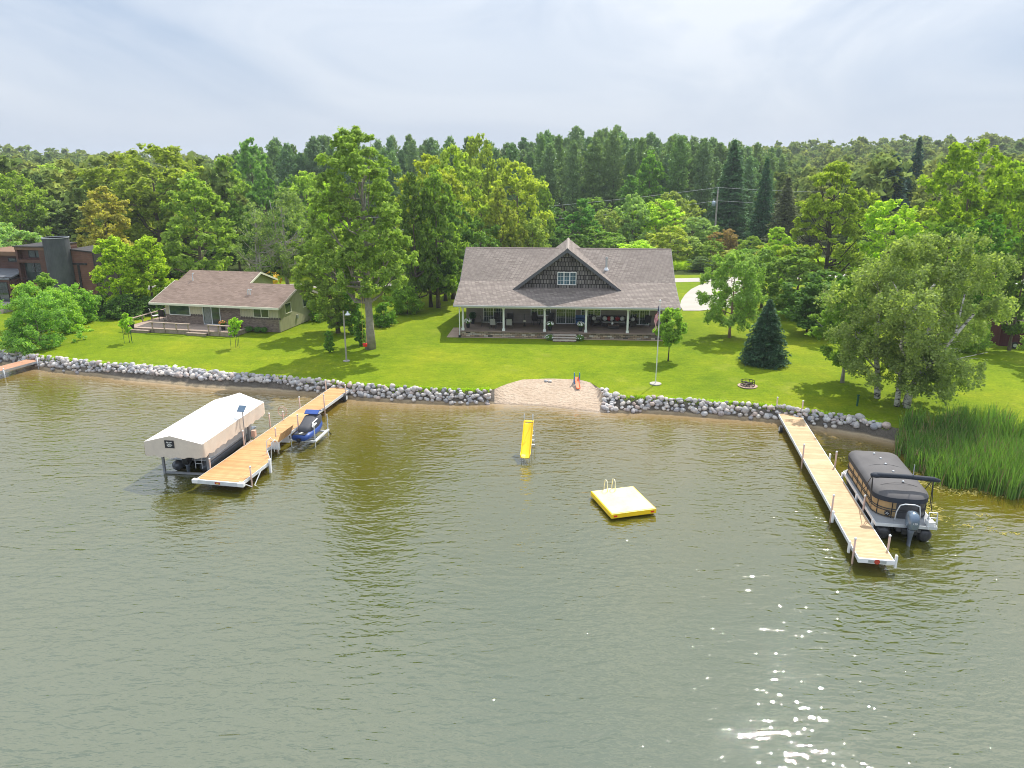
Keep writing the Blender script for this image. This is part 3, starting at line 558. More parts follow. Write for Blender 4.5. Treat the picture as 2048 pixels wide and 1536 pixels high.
# big lakeside tree with the swing
p=at(741,697); o=tree('deciduous_tree','tree','biggest tree on the lawn with a thick grey trunk and a red baby swing','' or p,18.6,4.2,(.15,.205,.05),402,cb=.27,prof='big',nc=300,nl=78000,a=.12,b=.075,cr=.125,bark=mk('grey_bark',(.30,.265,.225),.9,0,.25,2.5,12),r0=.39,nlimb=44,lob=.42,lean=(-.10,0))
# foliage of a second tree low at its left
p=hY(672,600,71); tree('deciduous_tree','tree','bushy green tree with yellow patches leaning left of the big lakeside tree',(p.x,71,gz(p.x,71)),hY(665,440,71).z-1.3,3.1,(.16,.205,.055),403,cb=.10,prof='round',nc=140,nl=42000,a=.12,b=.075,cr=.16,r0=.2,lob=.4)
# grey open tree with bare limbs
for px,Y,yt,Rr,sd,lab in [(575,98,378,4.6,404,'sparse grey green tree with bare pale limbs behind the cottage'),(512,95,400,3.6,405,'nearly leafless tree with pale forked branches behind the cottage')]:
    p=hY(px,480,Y); tree('deciduous_tree','tree',lab,(p.x,Y,gz(p.x,Y)),hY(px,yt,Y).z-1.3,Rr,(.12,.16,.06),sd,cb=.18,prof='round',nc=60,nl=9000 if sd==404 else 2600,a=.13,b=.085,cr=.2,bark=mk('pale_bark',(.42,.38,.34),.9,0,.2),r0=.24,nlimb=50,stems=2,top=.9)
# tree beside the brown house, two lobes
for px,yt,wd,cl,lab in [(238,468,98,(.21,.27,.025),'left lobe of bright yellow green maple beside the brown house'),(300,470,92,(.19,.25,.022),'bright yellow green maple nearest the left end of the cottage')]:
    Y=82; p=hY(px,560,Y); tree('maple_tree','tree','bright yellow green maple touching the brown house wall' if px==238 else lab,(p.x,Y,gz(p.x,Y)),hY(px,yt,Y).z-1.3,wd/FPX*Y/2*1.12,cl,406+px,cb=.03,prof='oval',nc=120,nl=24000,a=.13,b=.085,cr=.19,r0=.16,lob=.3)
# shrubs in front of the brown house
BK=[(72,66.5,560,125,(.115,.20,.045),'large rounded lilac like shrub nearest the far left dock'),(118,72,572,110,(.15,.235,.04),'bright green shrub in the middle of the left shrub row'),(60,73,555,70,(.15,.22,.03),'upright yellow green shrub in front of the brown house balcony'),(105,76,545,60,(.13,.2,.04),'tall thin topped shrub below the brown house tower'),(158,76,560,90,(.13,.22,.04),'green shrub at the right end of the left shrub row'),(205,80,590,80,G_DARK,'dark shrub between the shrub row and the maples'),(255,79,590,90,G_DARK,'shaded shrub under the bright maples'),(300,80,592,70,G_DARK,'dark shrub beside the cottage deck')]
for i,(px,Y,yt,wd,cl,lab) in enumerate(BK):
    p=hY(px,640,Y); tree('shrub','shrub',lab,(p.x,Y,gz(p.x,Y)),hY(px,yt,Y).z-1.3,wd/FPX*Y/2*1.05,cl,420+i,cb=.0,prof='bush',nc=90,nl=15000,a=.10,b=.062,cr=.22,r0=.06,lob=.35,nlimb=8)
# row of trunks beside the house and understory
for i,(px,py) in enumerate([(862,614),(877,610),(891,602),(906,598),(770,600)]):
    p=at(px,py); zt=hY(px,480+12*(i%3),p.y).z; tree('deciduous_tree','tree',['straight dark trunked tree, first from the lawn in the row left of the house','tree with a straight dark trunk, second in the row left of the house','tree with a straight dark trunk, third in the row left of the house','tree with a dark trunk nearest the grey roof in the row','slim tree in the shade right of the big lakeside trunk'][i],p,zt-p.z,2.6,G_DARK,440+i,cb=.35,prof='round',nc=35,nl=9000,a=.15,b=.1,cr=.3,bark=BARKD,r0=.22 if i<4 else .1,top=.9)
p=at(815,628); tree('sapling','tree','small light green understory tree beside the swing tree',p,3.6,2.2,(.13,.20,.035),450,cb=.2,prof='broad',nc=40,nl=9000,a=.1,b=.06,cr=.3,r0=.06)
for i,(px,py,h,w_,lab) in enumerate([(705,668,4.6,1.1,'leafy climbing shrub left of the big trunk'),(722,690,3.0,.8,'thin leafy shoots at the foot of the big trunk'),(660,705,1.9,.45,'thin young shrub alone in the shaded lawn near the lamp post'),(640,640,2.6,1.6,'shaded bush at the back corner of the cottage'),(768,652,2.4,1.3,'low bush right of the big trunk'),(600,632,1.2,.9,'low flowering bush at the back corner of the cottage wall')]):
    p=at(px,py); tree('shrub','shrub',lab,p,h,w_,(.09,.16,.03),455+i,cb=.02,prof='oval',nc=30,nl=5000,a=.09,b=.055,cr=.35,r0=.05,nlimb=8)
# shrubs behind the house and beyond the road
for i,(px,Y,yt,wd,cl) in enumerate([(1275,112,478,90,G_LIME),(1190,125,450,90,G_MID),(1375,122,470,80,G_PALE),(1420,118,480,70,G_MID),(1465,116,500,90,G_OLIVE),(1450,125,455,60,(.17,.12,.06)),(1400,114,512,50,G_BLUE),(1500,112,495,80,G_MID),(1545,108,480,80,G_OLIVE),(1130,118,455,80,G_DARK),(1230,120,470,80,G_MID),(1340,120,450,90,G_YEL),(740,118,470,90,G_DARK),(800,116,480,100,G_DARK),(560,112,500,90,G_DARK),(620,112,490,90,G_MID),(430,110,490,90,G_DARK),(900,115,470,90,G_DARK),(970,116,465,80,G_DARK),(340,108,500,90,G_DARK)]):
    lab=['low lime shrub showing just above the ridge','leafy shrub behind the gable','grey green shrub left of the utility pole','rounded shrub at the foot of the utility pole','olive shrub right of the utility pole foot','rusty brown dying shrub right of the utility pole','small bluish shrub beside the far lawn','shrub behind the young leafy tree','olive shrub at the right end of the far thicket','dark shrub behind the left of the gable','shrub behind the right roof slope','yellow green shrub in front of the pines','dark thicket shrub behind the big lakeside tree','dark thicket shrub behind the trunk row','dark thicket shrub behind the cottage garage','green thicket shrub right of the cottage garage','dark thicket shrub left of the garage roof','dark thicket shrub near the grey roof','dark thicket shrub behind the grey roof','dark thicket shrub behind the cottage chimney pipes'][i]
    ptree(px,Y,yt,wd,vary(cl,i+900),lab,name='shrub',cat='shrub',k=4)
# young leafy tree near the driveway
p=at(1459,675); tree('young_tree','tree','leafy young tree with a forked pinkish trunk beside the driveway',p,hY(1455,500,p.y).z-p.z,3.1,(.15,.215,.06),470,cb=.2,prof='broad',nc=150,nl=34000,a=.10,b=.055,cr=.16,r0=.13,nlimb=24,bark=mk('pinkish_bark',(.36,.24,.18),.9,0,.2),lob=.25,droop=.5)
p=at(1612,668); tree('young_tree','tree','small dark trunked tree in the shade behind the lawn spruce',p,4.5,1.9,G_DARK,471,cb=.3,nc=35,nl=9000,a=.1,b=.065,cr=.28,r0=.1,bark=BARKD)
p=at(1336,722); tree('young_tree','tree','small round crowned tree beside the flagpole',p,4.75,1.35,(.15,.225,.04),472,cb=.36,prof='round',nc=42,nl=13000,a=.085,b=.055,cr=.3,r0=.055,nlimb=16,bark=BARKD,lob=.2)
p=at(1684,765); tree('deciduous_tree','tree','medium tree with a straight grey trunk left of the weeping birch',p,8.2,2.7,(.12,.18,.04),473,cb=.2,prof='round',nc=110,nl=26000,a=.095,b=.06,cr=.18,r0=.13,nlimb=20,bark=WOODG)
# weeping birch: white trunks, hanging twigs
WB=NT('birch_bark'); v=WB.coord('Object',scale=(1,1,3)); n=WB.noise(v,3,5,.7); c_=WB.ramp(n,[(.42,(.05,.045,.04)),(.5,(.62,.58,.53)),(.8,(.74,.70,.66))]); WB.pbr(c_,.8,0,.2); WB=WB.m
p=hz(1802,822,.7); H=11.6
V,F,C=crown_arr(480,H,5.1,.17,'broad',260,80000,.092,.058,.135,.48,droop=.6,flat=.85,bias=.25)
o=thing('birch_tree','large weeping birch with white trunks beside the reeds','tree',(p.x,p.y,gz(p.x,p.y)),0); c=mobj('crown',npmesh('crown',V,F,LEAF),o); c.color=(.145,.18,.065,1)
m=MB(); r=random.Random(3)
for bx_,by_,tx_,ty_,rr_ in [(.15,-.35,.9,-.6,.20),(-.35,.0,-.2,.3,.17),(-.9,1.6,-2.4,1.2,.20),(.2,.2,2.2,.4,.12)]:
    pts=[Vector((bx_,by_,-.3)).lerp(Vector((tx_,ty_,H*.8)),i/8)+Vector((r.uniform(-.15,.15),r.uniform(-.15,.15),0))*(i>0) for i in range(9)]
    m.tube(pts,[rr_*(1.15-.95*i/8) for i in range(9)],9,0)
    for k in range(11):
        i=r.randrange(2,8); a=pts[i]; th=r.uniform(0,6.28); L_=r.uniform(1.8,4.2)*(1.1-i/12); e=a+Vector((cos(th)*L_,sin(th)*L_,L_*.55)); md=a.lerp(e,.5)+Vector((0,0,.25*L_*.4)); q=rr_*(1.1-.1*i)*.42
        m.tube([a,md,e],[q,q*.6,q*.2],6,0,False)
        for _ in range(3):
            e2=md+Vector((r.uniform(-1,1),r.uniform(-1,1),r.uniform(-.3,1)))*L_*.4; m.tube([md,e2],[q*.4,q*.12],5,0,False)
for P_ in [[(-1.6,-2.6,4.6),(-1.9,-3.3,6.2),(-2.6,-3.6,8.0),(-3.2,-3.6,8.9)],[(-1.9,-3.3,6.2),(-1.5,-3.7,7.6),(-.7,-3.8,8.8)],[(.6,-2.9,3.6),(1.0,-3.9,5.6),(1.1,-4.0,8.2)],[(1.0,-3.9,5.6),(1.8,-4.1,7.0)]]:
    P_=[(a_,b_+.9,c__) for a_,b_,c__ in P_]; m.tube([(.0,-.4,P_[0][2]-1.6)]+P_ if P_[0][0] not in (-1.9,1.0) else P_,[.11,.09,.07,.05,.025][:len(P_)+(1 if P_[0][0] not in (-1.9,1.0) else 0)],6,0,False)
m.build('trunk',WB,o,True)
# leafy shoots hanging at its lower edge
p=hY(2035,690,60); tree('birch_tree','tree','thin young birch with a pale leaning trunk in front of the dark shed',(p.x,58,gz(p.x,58)),5.6,1.7,(.15,.20,.055),481,cb=.3,nc=35,nl=9000,a=.08,b=.05,cr=.3,bark=WB,r0=.07)
p=hY(1990,640,62); tree('shrub','shrub','leafy shrub at the right edge beside the dark shed',(p.x-1,64,gz(p.x,64)),4.3,2.2,(.14,.20,.05),482,cb=.02,prof='oval',nc=40,nl=12000,a=.09,b=.055,cr=.28,r0=.06)
# staked saplings
def sapling(px,py,lab,seed,h):
    p=at(px,py); o=tree('staked_sapling','tree',lab,p,h,.62,(.20,.30,.03),seed,cb=.42,prof='oval',nc=22,nl=2600,a=.075,b=.05,cr=.38,r0=.025,nlimb=10)
    for k in range(3):
        th=PI/2+k*2*PI/3; MB().tube([(.42*cos(th),.42*sin(th),-.1),(.42*cos(th),.42*sin(th),1.25)],.018,6).build('stake',GREEN_PL,o)
    for k in range(3):
        th=PI/2+k*2*PI/3; MB().tube([(.42*cos(th),.42*sin(th),1.15),(0,0,1.1)],.008,4).build('tie',DARK,o)
sapling(259,685,'small staked sapling in front of the left end of the deck',490,2.75); sapling(472,695,'small staked sapling in front of the right end of the deck',491,3.0)
# far woodland: nobody could count it
g=np.random.default_rng(77); Vs=[];Fs=[];b=0
bank=[]
for i in range(6):
    V,F,_C=crown_arr(600+i,14,4.6,.05,['round','oval','broad','tall','round','oval'][i],40,1300,.62,.42,.26,.3); bank.append((V,F))
cnt=0
for Y0,Y1,step in [(128,175,8.0),(175,260,9),(260,420,11),(420,640,15)]:
    Y=Y0
    while Y<Y1:
        half=Y*.78+15; xs_=np.arange(-half,half,step)
        for x in xs_:
            x=x+g.uniform(-.4,.4)*step; y=Y+g.uniform(-.4,.4)*step; px=1024+x/(y*_c+0)*FPX
            if Y<260 and 455<px<1560: continue
            if Y<150 and px>1560 and px<1700: continue
            if y<float(yl(x))+40: continue
            V,F=bank[g.integers(6)]; s=g.uniform(.85,1.25); th=g.uniform(0,6.28); M=np.array([[cos(th),-sin(th),0],[sin(th),cos(th),0],[0,0,1]]); z=gz(x,y)
            Vs.append((V*np.array([s,s,s*g.uniform(.85,1.15)*(.92 if Y<260 else .95)]))@M.T+np.array([x,y,z])); Fs.append(F+b); b+=len(V); cnt+=1
        Y+=step*.9
t=NT('far_leaf'); v=t.coord('World'); ge=t.node('NewGeometry'); n=t.noise(v,.045,3,.6); n2=t.noise(v,.16,2)
c=t.ramp(t.math('ADD',t.math('MULTIPLY',n,.5),t.math('MULTIPLY',n2,.5)),[(.32,(.17,.26,.10)),(.45,(.24,.33,.09)),(.55,(.34,.40,.09)),(.68,(.42,.44,.09))]); rb=t.math('MULTIPLY_ADD',ge.outputs['Random Per Island'],.6,.7); cmb=t.node('CombineXYZ')
for i in range(3): t.link(rb,cmb.inputs[i])
c=t.mix(1,c,cmb.outputs[0],'MULTIPLY'); d=t.node('BsdfDiffuse'); t.link(c,d.inputs[0]); tr=t.node('BsdfTranslucent'); t.link(c,tr.inputs[0]); m_=t.node('MixShader'); m_.inputs[0].default_value=.3; t.link(d.outputs[0],m_.inputs[1]); t.link(tr.outputs[0],m_.inputs[2]); t.link(m_.outputs[0],t.out.inputs[0])
o=mobj('distant_woodland',npmesh('distant_woodland',np.concatenate(Vs),np.concatenate(Fs),t.m)); tag(o,'rolling leafy woodland stretching to the horizon behind the houses','woodland',kind='stuff')
print('FAR',cnt)
# reeds
g=np.random.default_rng(5); RP=[tuple(hz(*q,0)[:2]) for q in [(1783,893),(1800,910),(1826,945),(1880,972),(1960,988),(2070,1000)]]+[(31,40),(30,43.2),(24.4,44.6)]
n=22000; X=g.uniform(22.8,31.5,n); Y=g.uniform(34,45,n); ins=np.zeros(n,bool); dm=np.full(n,9.)
for i in range(len(RP)):
    (x0,y0),(x1,y1)=RP[i],RP[(i+1)%len(RP)]; xx=X+.3*np.sin(Y*3); yy=Y+.3*np.sin(X*2.7)
    ins^=((y0>yy)!=(y1>yy))&(xx<(x1-x0)*(yy-y0)/(y1-y0+1e-9)+x0)
    if i<5:
        tt=np.clip(((X-x0)*(x1-x0)+(Y-y0)*(y1-y0))/((x1-x0)**2+(y1-y0)**2),0,1); dm=np.minimum(dm,np.hypot(X-x0-tt*(x1-x0),Y-y0-tt*(y1-y0)))
keep=ins&(g.uniform(0,1,n)<np.clip(.15+.9*np.sin(X*2.1+1.3*np.sin(Y*1.7))**2*.6+dm*.5,0,1)); X=X[keep];Y=Y[keep]; n=len(X)
rx=[24.]
Z=np.maximum(ground(X,Y),-.1)-.1; Hh=g.uniform(1.25,2.15,n)*(.8+.3*np.clip((X-rx[0])/3,0,1)); th=g.uniform(0,2*PI,n); ln=g.uniform(.03,.34,n)+.0; wd=g.uniform(.018,.034,n); az=g.uniform(0,2*PI,n)
V=[]; 
for q in (0,.4,.75,1):
    cx=X+np.cos(th)*ln*Hh*q**2; cy=Y+np.sin(th)*ln*Hh*q**2; cz=Z+Hh*q*(1-.04*q); ww=wd*(1-.85*q**2)
    V.append(np.stack([cx-np.cos(az)*ww,cy-np.sin(az)*ww,cz],1)); V.append(np.stack([cx+np.cos(az)*ww,cy+np.sin(az)*ww,cz],1))
V=np.stack(V,1); idx=np.arange(n)[:,None]*8; F=np.concatenate([idx+np.array([[0,1,3,2]]),idx+np.array([[2,3,5,4]]),idx+np.array([[4,5,7,6]])])
REED=foliage_mat('reed_leaf',.35,.3,.3); dead=g.uniform(0,1,n)<.13; o=mobj('reeds',npmesh('reeds',V.reshape(-1,3),F,[REED,mk('dry_reed',(.34,.26,.12),.9,0,.25)],np.tile(dead.astype(int),3))); o.color=(.075,.135,.03,1); tag(o,'dense bed of tall green cattail reeds at the right shore','reeds',kind='stuff')
# tall grass beyond the road
n=26000; X=g.uniform(20,50,n); Y=g.uniform(112,120,n)+X*.1; Z=ground(X,Y); P=np.stack([X,Y,Z+g.uniform(0,1.1,n)],1); nn=g.normal(size=(n,3)); nn[:,2]*=.3; nn/=np.linalg.norm(nn,axis=1,keepdims=True); V,F=leaf_quads(P,nn,.3,.08,g)
o=mobj('tall_grass',npmesh('tall_grass',V,F,REED)); o.color=(.22,.29,.03,1); tag(o,'unmown tall grass beyond the road','grass',kind='stuff')
# unmown fringe where the lawn meets the boulders
n=30000; X=g.uniform(-60,24,n); X=X[(X<XB0-.3)|(X>XB1+.6)]; n=len(X); Y=yl(X)+g.normal(size=n)*.10+.04; Z=ground(X,Y); P=np.stack([X,Y,Z+g.uniform(.0,.16,n)],1); nn=g.normal(size=(n,3)); nn[:,2]*=.3; nn/=np.linalg.norm(nn,axis=1,keepdims=True); V,F=leaf_quads(P,nn,.07,.02,g)
o=mobj('grass_fringe',npmesh('grass_fringe',V,F,REED)); o.color=(.20,.28,.02,1); tag(o,'rough grass fringe where the lawn meets the boulders','grass',kind='stuff')
# floating weeds near the reeds
n=5200; X=g.uniform(19.6,27,n); Y=g.uniform(31,42,n); pt=[mnoise.noise(Vector((x*.5,y*.55,3)))+.35*mnoise.noise(Vector((x*2,y*2,1))) for x,y in zip(X,Y)]; k=(np.array(pt)>.02+g.uniform(0,.35,n))&((Y-31)>-(X-27)*.35+0); X=X[k];Y=Y[k]; n=len(X); P=np.stack([X,Y,np.full(n,.012)],1); nn=g.normal(size=(n,3))*.05+np.array([0,0,1]); nn/=np.linalg.norm(nn,axis=1,keepdims=True); V,F=leaf_quads(P,nn,.13,.035,g)
o=mobj('floating_weeds',npmesh('floating_weeds',V,F,REED)); o.color=(.17,.15,.045,1); tag(o,'yellowish floating weeds on the water beside the reeds','weeds',kind='stuff')
# ================= main house =================
HF=Frame(-5.42,68.75,R(-4.5)); ROOF=shingle_mat('roof_shingles',[(.21,.175,.155),(.28,.24,.215),(.35,.30,.27),(.255,.215,.195),(.31,.27,.24)],.17,.36,'z',2.1,.6,(.13,.105,.10),.5,.25,.13); ROOFX=shingle_mat('gable_roof_shingles',[(.21,.175,.155),(.28,.24,.215),(.35,.30,.27),(.255,.215,.195),(.31,.27,.24)],.17,.36,'y',1.7,.6,(.13,.105,.10),.5,.25,.13)
SIDING=siding_mat('taupe_lap_siding',(.27,.235,.21),.16); SHAKE=shingle_mat('dark_shakes',[(.11,.098,.095),(.19,.17,.165),(.31,.28,.26),(.145,.13,.125),(.225,.20,.19)],.42,.26,'x',1.0,.9,(.02,.017,.016),.8,.3)
STONE=shingle_mat('stone_veneer',[(.20,.155,.115),(.48,.35,.23),(.10,.09,.08),(.65,.52,.38),(.36,.25,.16),(.75,.68,.56),(.26,.21,.18)],.16,.42,'x',1.0,1,(.05,.04,.035),1.5,.3)
PAVE=mk('stamped_concrete',(.26,.19,.155),.7,0,.2,1.2,7); APRON=mk('pinkish_concrete',(.42,.30,.24),.85,0,.12,1.5,9); FASC=mk('grey_fascia',(.10,.10,.115),.6,0,.12,3); SOFF=mk('soffit',(.35,.33,.30),.7,0,.08,2); GUT=mk('gutter',(.42,.42,.44),.5,0,.08,2)
hs=thing('house','long grey roofed lake house with a deep front porch and shake gable','house',HF.W(0,0,0),HF.rz)
LX=20.75
m=MB(); T=.16
prof=[(0,4.35),(4.6,5.9),(9.1,8.65),(15.2,4.95)]; low=[(15.2,4.95-T),(9.1,8.65-T*1.2),(4.6,5.9-T*1.1),(0,4.35-T)]
m.prism([(0,y,z) for y,z in prof+low],(LX,0,0)); roof=m.build('roof',ROOF,hs)
MB().prism([(0,8.98,8.60),(0,9.1,8.70),(0,9.24,8.60)],(LX,0,0)).build('ridge_cap',mk('ridge_shingle',(.25,.20,.18),.9),roof)
MB().bx(-.01,LX+.01,-.13,-.005,4.19,4.33).build('gutter',GUT,roof)
for x in (-.045,LX+.003):   # rake boards of the main gable ends
    g_=MB(); g_.prism([(x,y,z) for y,z in [(0,4.34),(4.6,5.88),(9.1,8.63),(15.2,4.93),(15.2,4.70),(9.1,8.36),(4.6,5.64),(0,4.12)]],(.042,0,0)); g_.build('rake_board',FASC,roof)

# cross gable roof
ax,az,bl,br_,bz=10.42,9.27,5.28,15.56,5.40
m=MB(); s_=.17
m.prism([(bl,3.0,bz),(ax,3.0,az),(br_,3.0,bz),(br_,3.0,bz-s_),(ax,3.0,az-s_*1.3),(bl,3.0,bz-s_)],(0,10.2,0)); m.build('gable_roof',ROOFX,hs)
MB().prism([(ax-.14,2.99,az-.06),(ax,2.99,az+.06),(ax+.14,2.99,az-.06)],(0,10.25,0)).build('ridge_cap',mk('ridge_shingle_pale',(.34,.29,.26),.9),hs)
m=MB(); m.prism([(bl-.03,2.95,bz-.03),(ax,2.95,az+.0),(ax,2.95,az-.36),(bl+.33,2.95,bz-.09)],(0,.045,0)); m.prism([(ax,2.951,az+.0),(br_+.03,2.951,bz-.03),(br_-.33,2.951,bz-.09),(ax,2.951,az-.36)],(0,.043,0)); m.build('gable_fascia',FASC,hs)
MB().prism([(bl+.45,3.42,bz+.02-.0),(ax,3.42,az-.30),(br_-.45,3.42,bz+.02)],(0,.2,0)).build('gable_wall',SHAKE,hs)
MB().prism([(bl+.5,13.0,bz),(ax,13.0,az-.30),(br_-.5,13.0,bz)],(0,.1,0)).build('rear_gable_wall',SIDING,hs)
# walls
m=MB(); m.bx(.6,20.1,4.15,4.30,1.86,5.60); m.bx(.6,.75,4.3,14.6,1.2,5.2); m.bx(19.95,20.1,4.3,14.6,1.2,5.2); m.bx(.6,20.1,14.6,14.75,1.2,5.1)
for x in (.6,19.95): m.prism([(x,4.3,5.2),(x,4.6,5.68),(x,9.1,8.38),(x,14.6,5.2)],(.15,0,0))
m.build('wall',SIDING,hs)
m=MB(); m.prism([(x_,0,0) for x_ in ()] or [(.5,.30,4.24),(.5,4.2,4.24),(.5,4.2,4.30),(.5,.30,4.30)],(19.8,0,0)); m.build('porch_ceiling',SOFF,hs)
MB().bx(.62,20.12,.40,.60,4.0,4.235).build('porch_beam',WHITE,hs)
MB().bx(.42,20.32,.40,4.1,1.0,1.72).build('stone_foundation',STONE,hs)
MB().bx(.36,20.4,.30,4.16,1.725,1.85).build('porch_floor',PAVE,hs,bevel=.02)
MB().bx(.0,20.8,.20,.395,1.0,1.25).build('apron',APRON,hs); MB().bx(-.75,-.005,.20,4.4,1.0,1.245).build('apron',APRON,hs); MB().bx(.0,.415,.4,4.4,1.0,1.247).build('apron',APRON,hs)
for k in range(6):
    x=.77+3.835*k; y=.56; c=MB(); c.lathe([(.085,1.95),(.105,2.4),(.105,2.9),(.08,3.98)],(x,y,0),12); c.bx(x-.14,x+.14,y-.14,y+.14,1.851,2.05); c.bx(x-.12,x+.12,y-.12,y+.12,3.9,3.999); c.build('column',WHITE,hs)
c=MB(); c.tube([(.5,-.05,4.2),(.5,.18,3.95),(.5,.18,1.45)],.05,8); ds=c.build('downspout',WHITE,hs); MB().bx(.40,.60,.02,.26,1.26,1.46).build('downspout_boot',DARK,ds)
m=MB()
xs0,_=HF.on_y(1107,672,-.4); xs1,_=HF.on_y(1152,672,-.4); xs0-=.02
ST=mk('step_tread',(.50,.44,.39),.8,0,.12,2); RS=shingle_mat('step_riser_stone',[(.2,.14,.1),(.4,.3,.22),(.12,.1,.09)],.12,.3,'x',1,1,(.06,.05,.04))
sp_=MB(); 
for k,(y0,z) in enumerate([(-.95,1.36),(-.58,1.53),(-.22,1.70)]):
    sp_.bx(xs0,xs1,y0+.03,(.29 if k==2 else y0+.37+.03),z-.17,z-.045,1); sp_.bx(xs0-.03,xs1+.03,y0,y0+.42 if k<2 else .295,z-.045,z+.0,0)
sp_.build('porch_steps',[ST,RS],hs)
def window(par,x0,x1,z0,z1,y,n=3,gc=2,gr=2,gl=None,axis='y',tr=None,fw=.07,name='window',side=-1):
    """framed window on plane y (or x): frame, mullions, muntins; glass as a sub-part"""
    f=MB(); mm=MB(); gm=MB()
    def bx(mb,a0,a1,c0,c1,d0,d1):
        if axis=='y': mb.bx(a0,a1,y+min(d0,d1)*-side*-1 if 0 else y+side*max(d0,d1),y+side*min(d0,d1),c0,c1) if side<0 else mb.bx(a0,a1,y+min(d0,d1),y+max(d0,d1),c0,c1)
        else: mb.bx(y+min(side*d0,side*d1),y+max(side*d0,side*d1),a0,a1,c0,c1)
    bx(f,x0-fw,x1+fw,z1,z1+fw,-.01,.06); bx(f,x0-fw,x1+fw,z0-fw,z0,-.01,.06); bx(f,x0-fw,x0,z0,z1,-.01,.06); bx(f,x1,x1+fw,z0,z1,-.01,.06)
    W_=(x1-x0)/n
    for i in range(1,n): bx(f,x0+W_*i-fw*.6,x0+W_*i+fw*.6,z0,z1,-.01,.05)
    for i in range(n):
        a,b=x0+W_*i+(fw*.6 if i else 0),x0+W_*(i+1)-(fw*.6 if i<n-1 else 0)
        for j in range(1,gc): q=a+(b-a)*j/gc; bx(f,q-.009,q+.009,z0,z1,.021,.031)
        for j in range(1,gr): q=z0+(z1-z0)*j/gr; bx(f,a,b,q-.009,q+.009,.0215,.0305)
    o=f.build(name,tr or WHITE,par); bx(gm,x0,x1,z0,z1,.0,.02); gm.build('glass',gl or GLASS,o); return o
def hpx(x0,x1,yt,yb,y):   # pixels -> local rectangle on plane y of the house
    a,_=HF.on_y(x0,yb,y); b,_=HF.on_y(x1,yb,y); xm=(x0+x1)/2; _,t0=HF.on_y(xm,yt,y); _,t1=HF.on_y(xm,yb,y); return a,b,t1,t0
a,b,z0,z1=hpx(1116,1151,545.5,568.5,3.42); window(hs,a,b,z0,z1,3.418,3,2,3,GLASSB)
for x0,x1,k in [(968.5,1005.5,0),(1113,1149.5,0),(1260,1297,0)]:
    a,b,_,_=hpx(x0,x1,600,645,4.15); window(hs,a,b,1.93,3.98,4.148,2,4,4,name='sliding_door')
for x0,x1 in [(1063,1100),(1163,1200)]:
    a,b,_,_=hpx(x0,x1,600,633,4.15); window(hs,a,b,2.72,3.95,4.148,3,2,3)
# metal flue
fx,fz=HF.on_y(1212,549,6.2); c=MB(); c.lathe([(.11,6.85),(.11,7.95),(.16,7.96),(.16,8.05),(.10,8.06),(.10,8.14)],(fx,6.3,0),12); fl=c.build('flue_pipe',ALU,hs); MB().lathe([(.28,6.84),(.24,6.92),(.12,7.12)],(fx,6.3,0),12).build('flashing',ALUW,fl)
# ------ porch furniture ------
FZ=1.852
def onp(px,py): x,y=HF.on_z(px,py,FZ); return x,y
def placed(name,label,cat,x,y,rz,group=None,z=FZ): return thing(name,label,cat,HF.W(x,y,z),HF.rz+rz,group)
def sling_chair(x,y,rz,label,group='sling chairs around the porch table',mat=GREYF,tall=0):
    o=placed('patio_chair',label,'chair',x,min(y,3.5),rz,group)
    MB().prism([(-.27,-.25,.42),(-.27,.27,.38),(-.27,.27,.41),(-.27,-.25,.45)],(.54,0,0)).build('seat',mat,o)
    MB().prism([(-.26,.26,.40),(-.26,.44,1.0+tall),(-.26,.47,1.0+tall),(-.26,.30,.40)],(.52,0,0)).build('backrest',mat,o)
    f=MB()
    for s in (-.28,.28): f.tube([(s,-.28,0),(s,-.26,.62),(s,.32,.62)],.018,6); f.tube([(s,.36,0),(s,.27,.4),(s,.45,1.02+tall)],.018,6)
    f.build('frame',DARK,o); return o
x,y=onp(1010,653)
o=placed('patio_table','dark oval patio table at the left end of the porch','table',4.35,2.55,0); MB().lathe([(.55,.70),(.57,.73),(.55,.745)],(0,0,0),20,0,'z',1.5,1).build('tabletop',mk('brown_glass',(.07,.06,.055),.25),o)
for sx_,sy_ in ((1,1),(1,-1),(-1,1),(-1,-1)): MB().tube([(.55*sx_,.3*sy_,.69),(.62*sx_,.36*sy_,0)],.022,6).build('leg',DARK,o)
sling_chair(2.65,2.5,R(95),'pale sling chair at the left end of the patio table'); sling_chair(3.55,1.55,R(172),'pale sling chair facing away, behind the second porch column'); sling_chair(5.05,1.5,R(183),'pale sling chair facing away just right of the second porch column')
sling_chair(3.6,3.45,R(-8),'sling chair on the wall side by the left glass door',mat=DWICK); sling_chair(5.0,3.5,R(5),'dark chair on the wall side below the clock',mat=DWICK)
o=placed('floor_lamp','thin stand holding a small cream lamp by the porch wall','lamp',*onp(1049,652),0); MB().tube([(0,0,0),(0,0,1.2)],.015,6).build('stand',DARK,o); MB().lathe([(.12,.42),(.14,.5),(.09,.58)],(0,0,0),10).build('shade',mk('cream_shade',(.8,.75,.55),.6),o); MB().lathe([(.16,0),(.16,.03)],(0,0,0),10).build('base',DARK,o)
x,y=onp(1071,650); sling_chair(x,y+.2,R(20),'dark high backed swivel chair under the first porch window','high backed dark chairs under the first window',DWICK,.12)
x,y=onp(1101,649); sling_chair(x,y+.3,R(-10),'dark high backed chair right of the third porch column','high backed dark chairs under the first window',DWICK,.12)
x,y=onp(1081,650); o=placed('side_table','round wire bistro table between two dark high backed chairs','table',x,y,0); MB().lathe([(.36,.66),(.38,.68),(.36,.70)],(0,0,0),16).build('tabletop',DARK,o); MB().tube([(0,0,.66),(0,0,.25)],.03,6).build('stem',DARK,o)
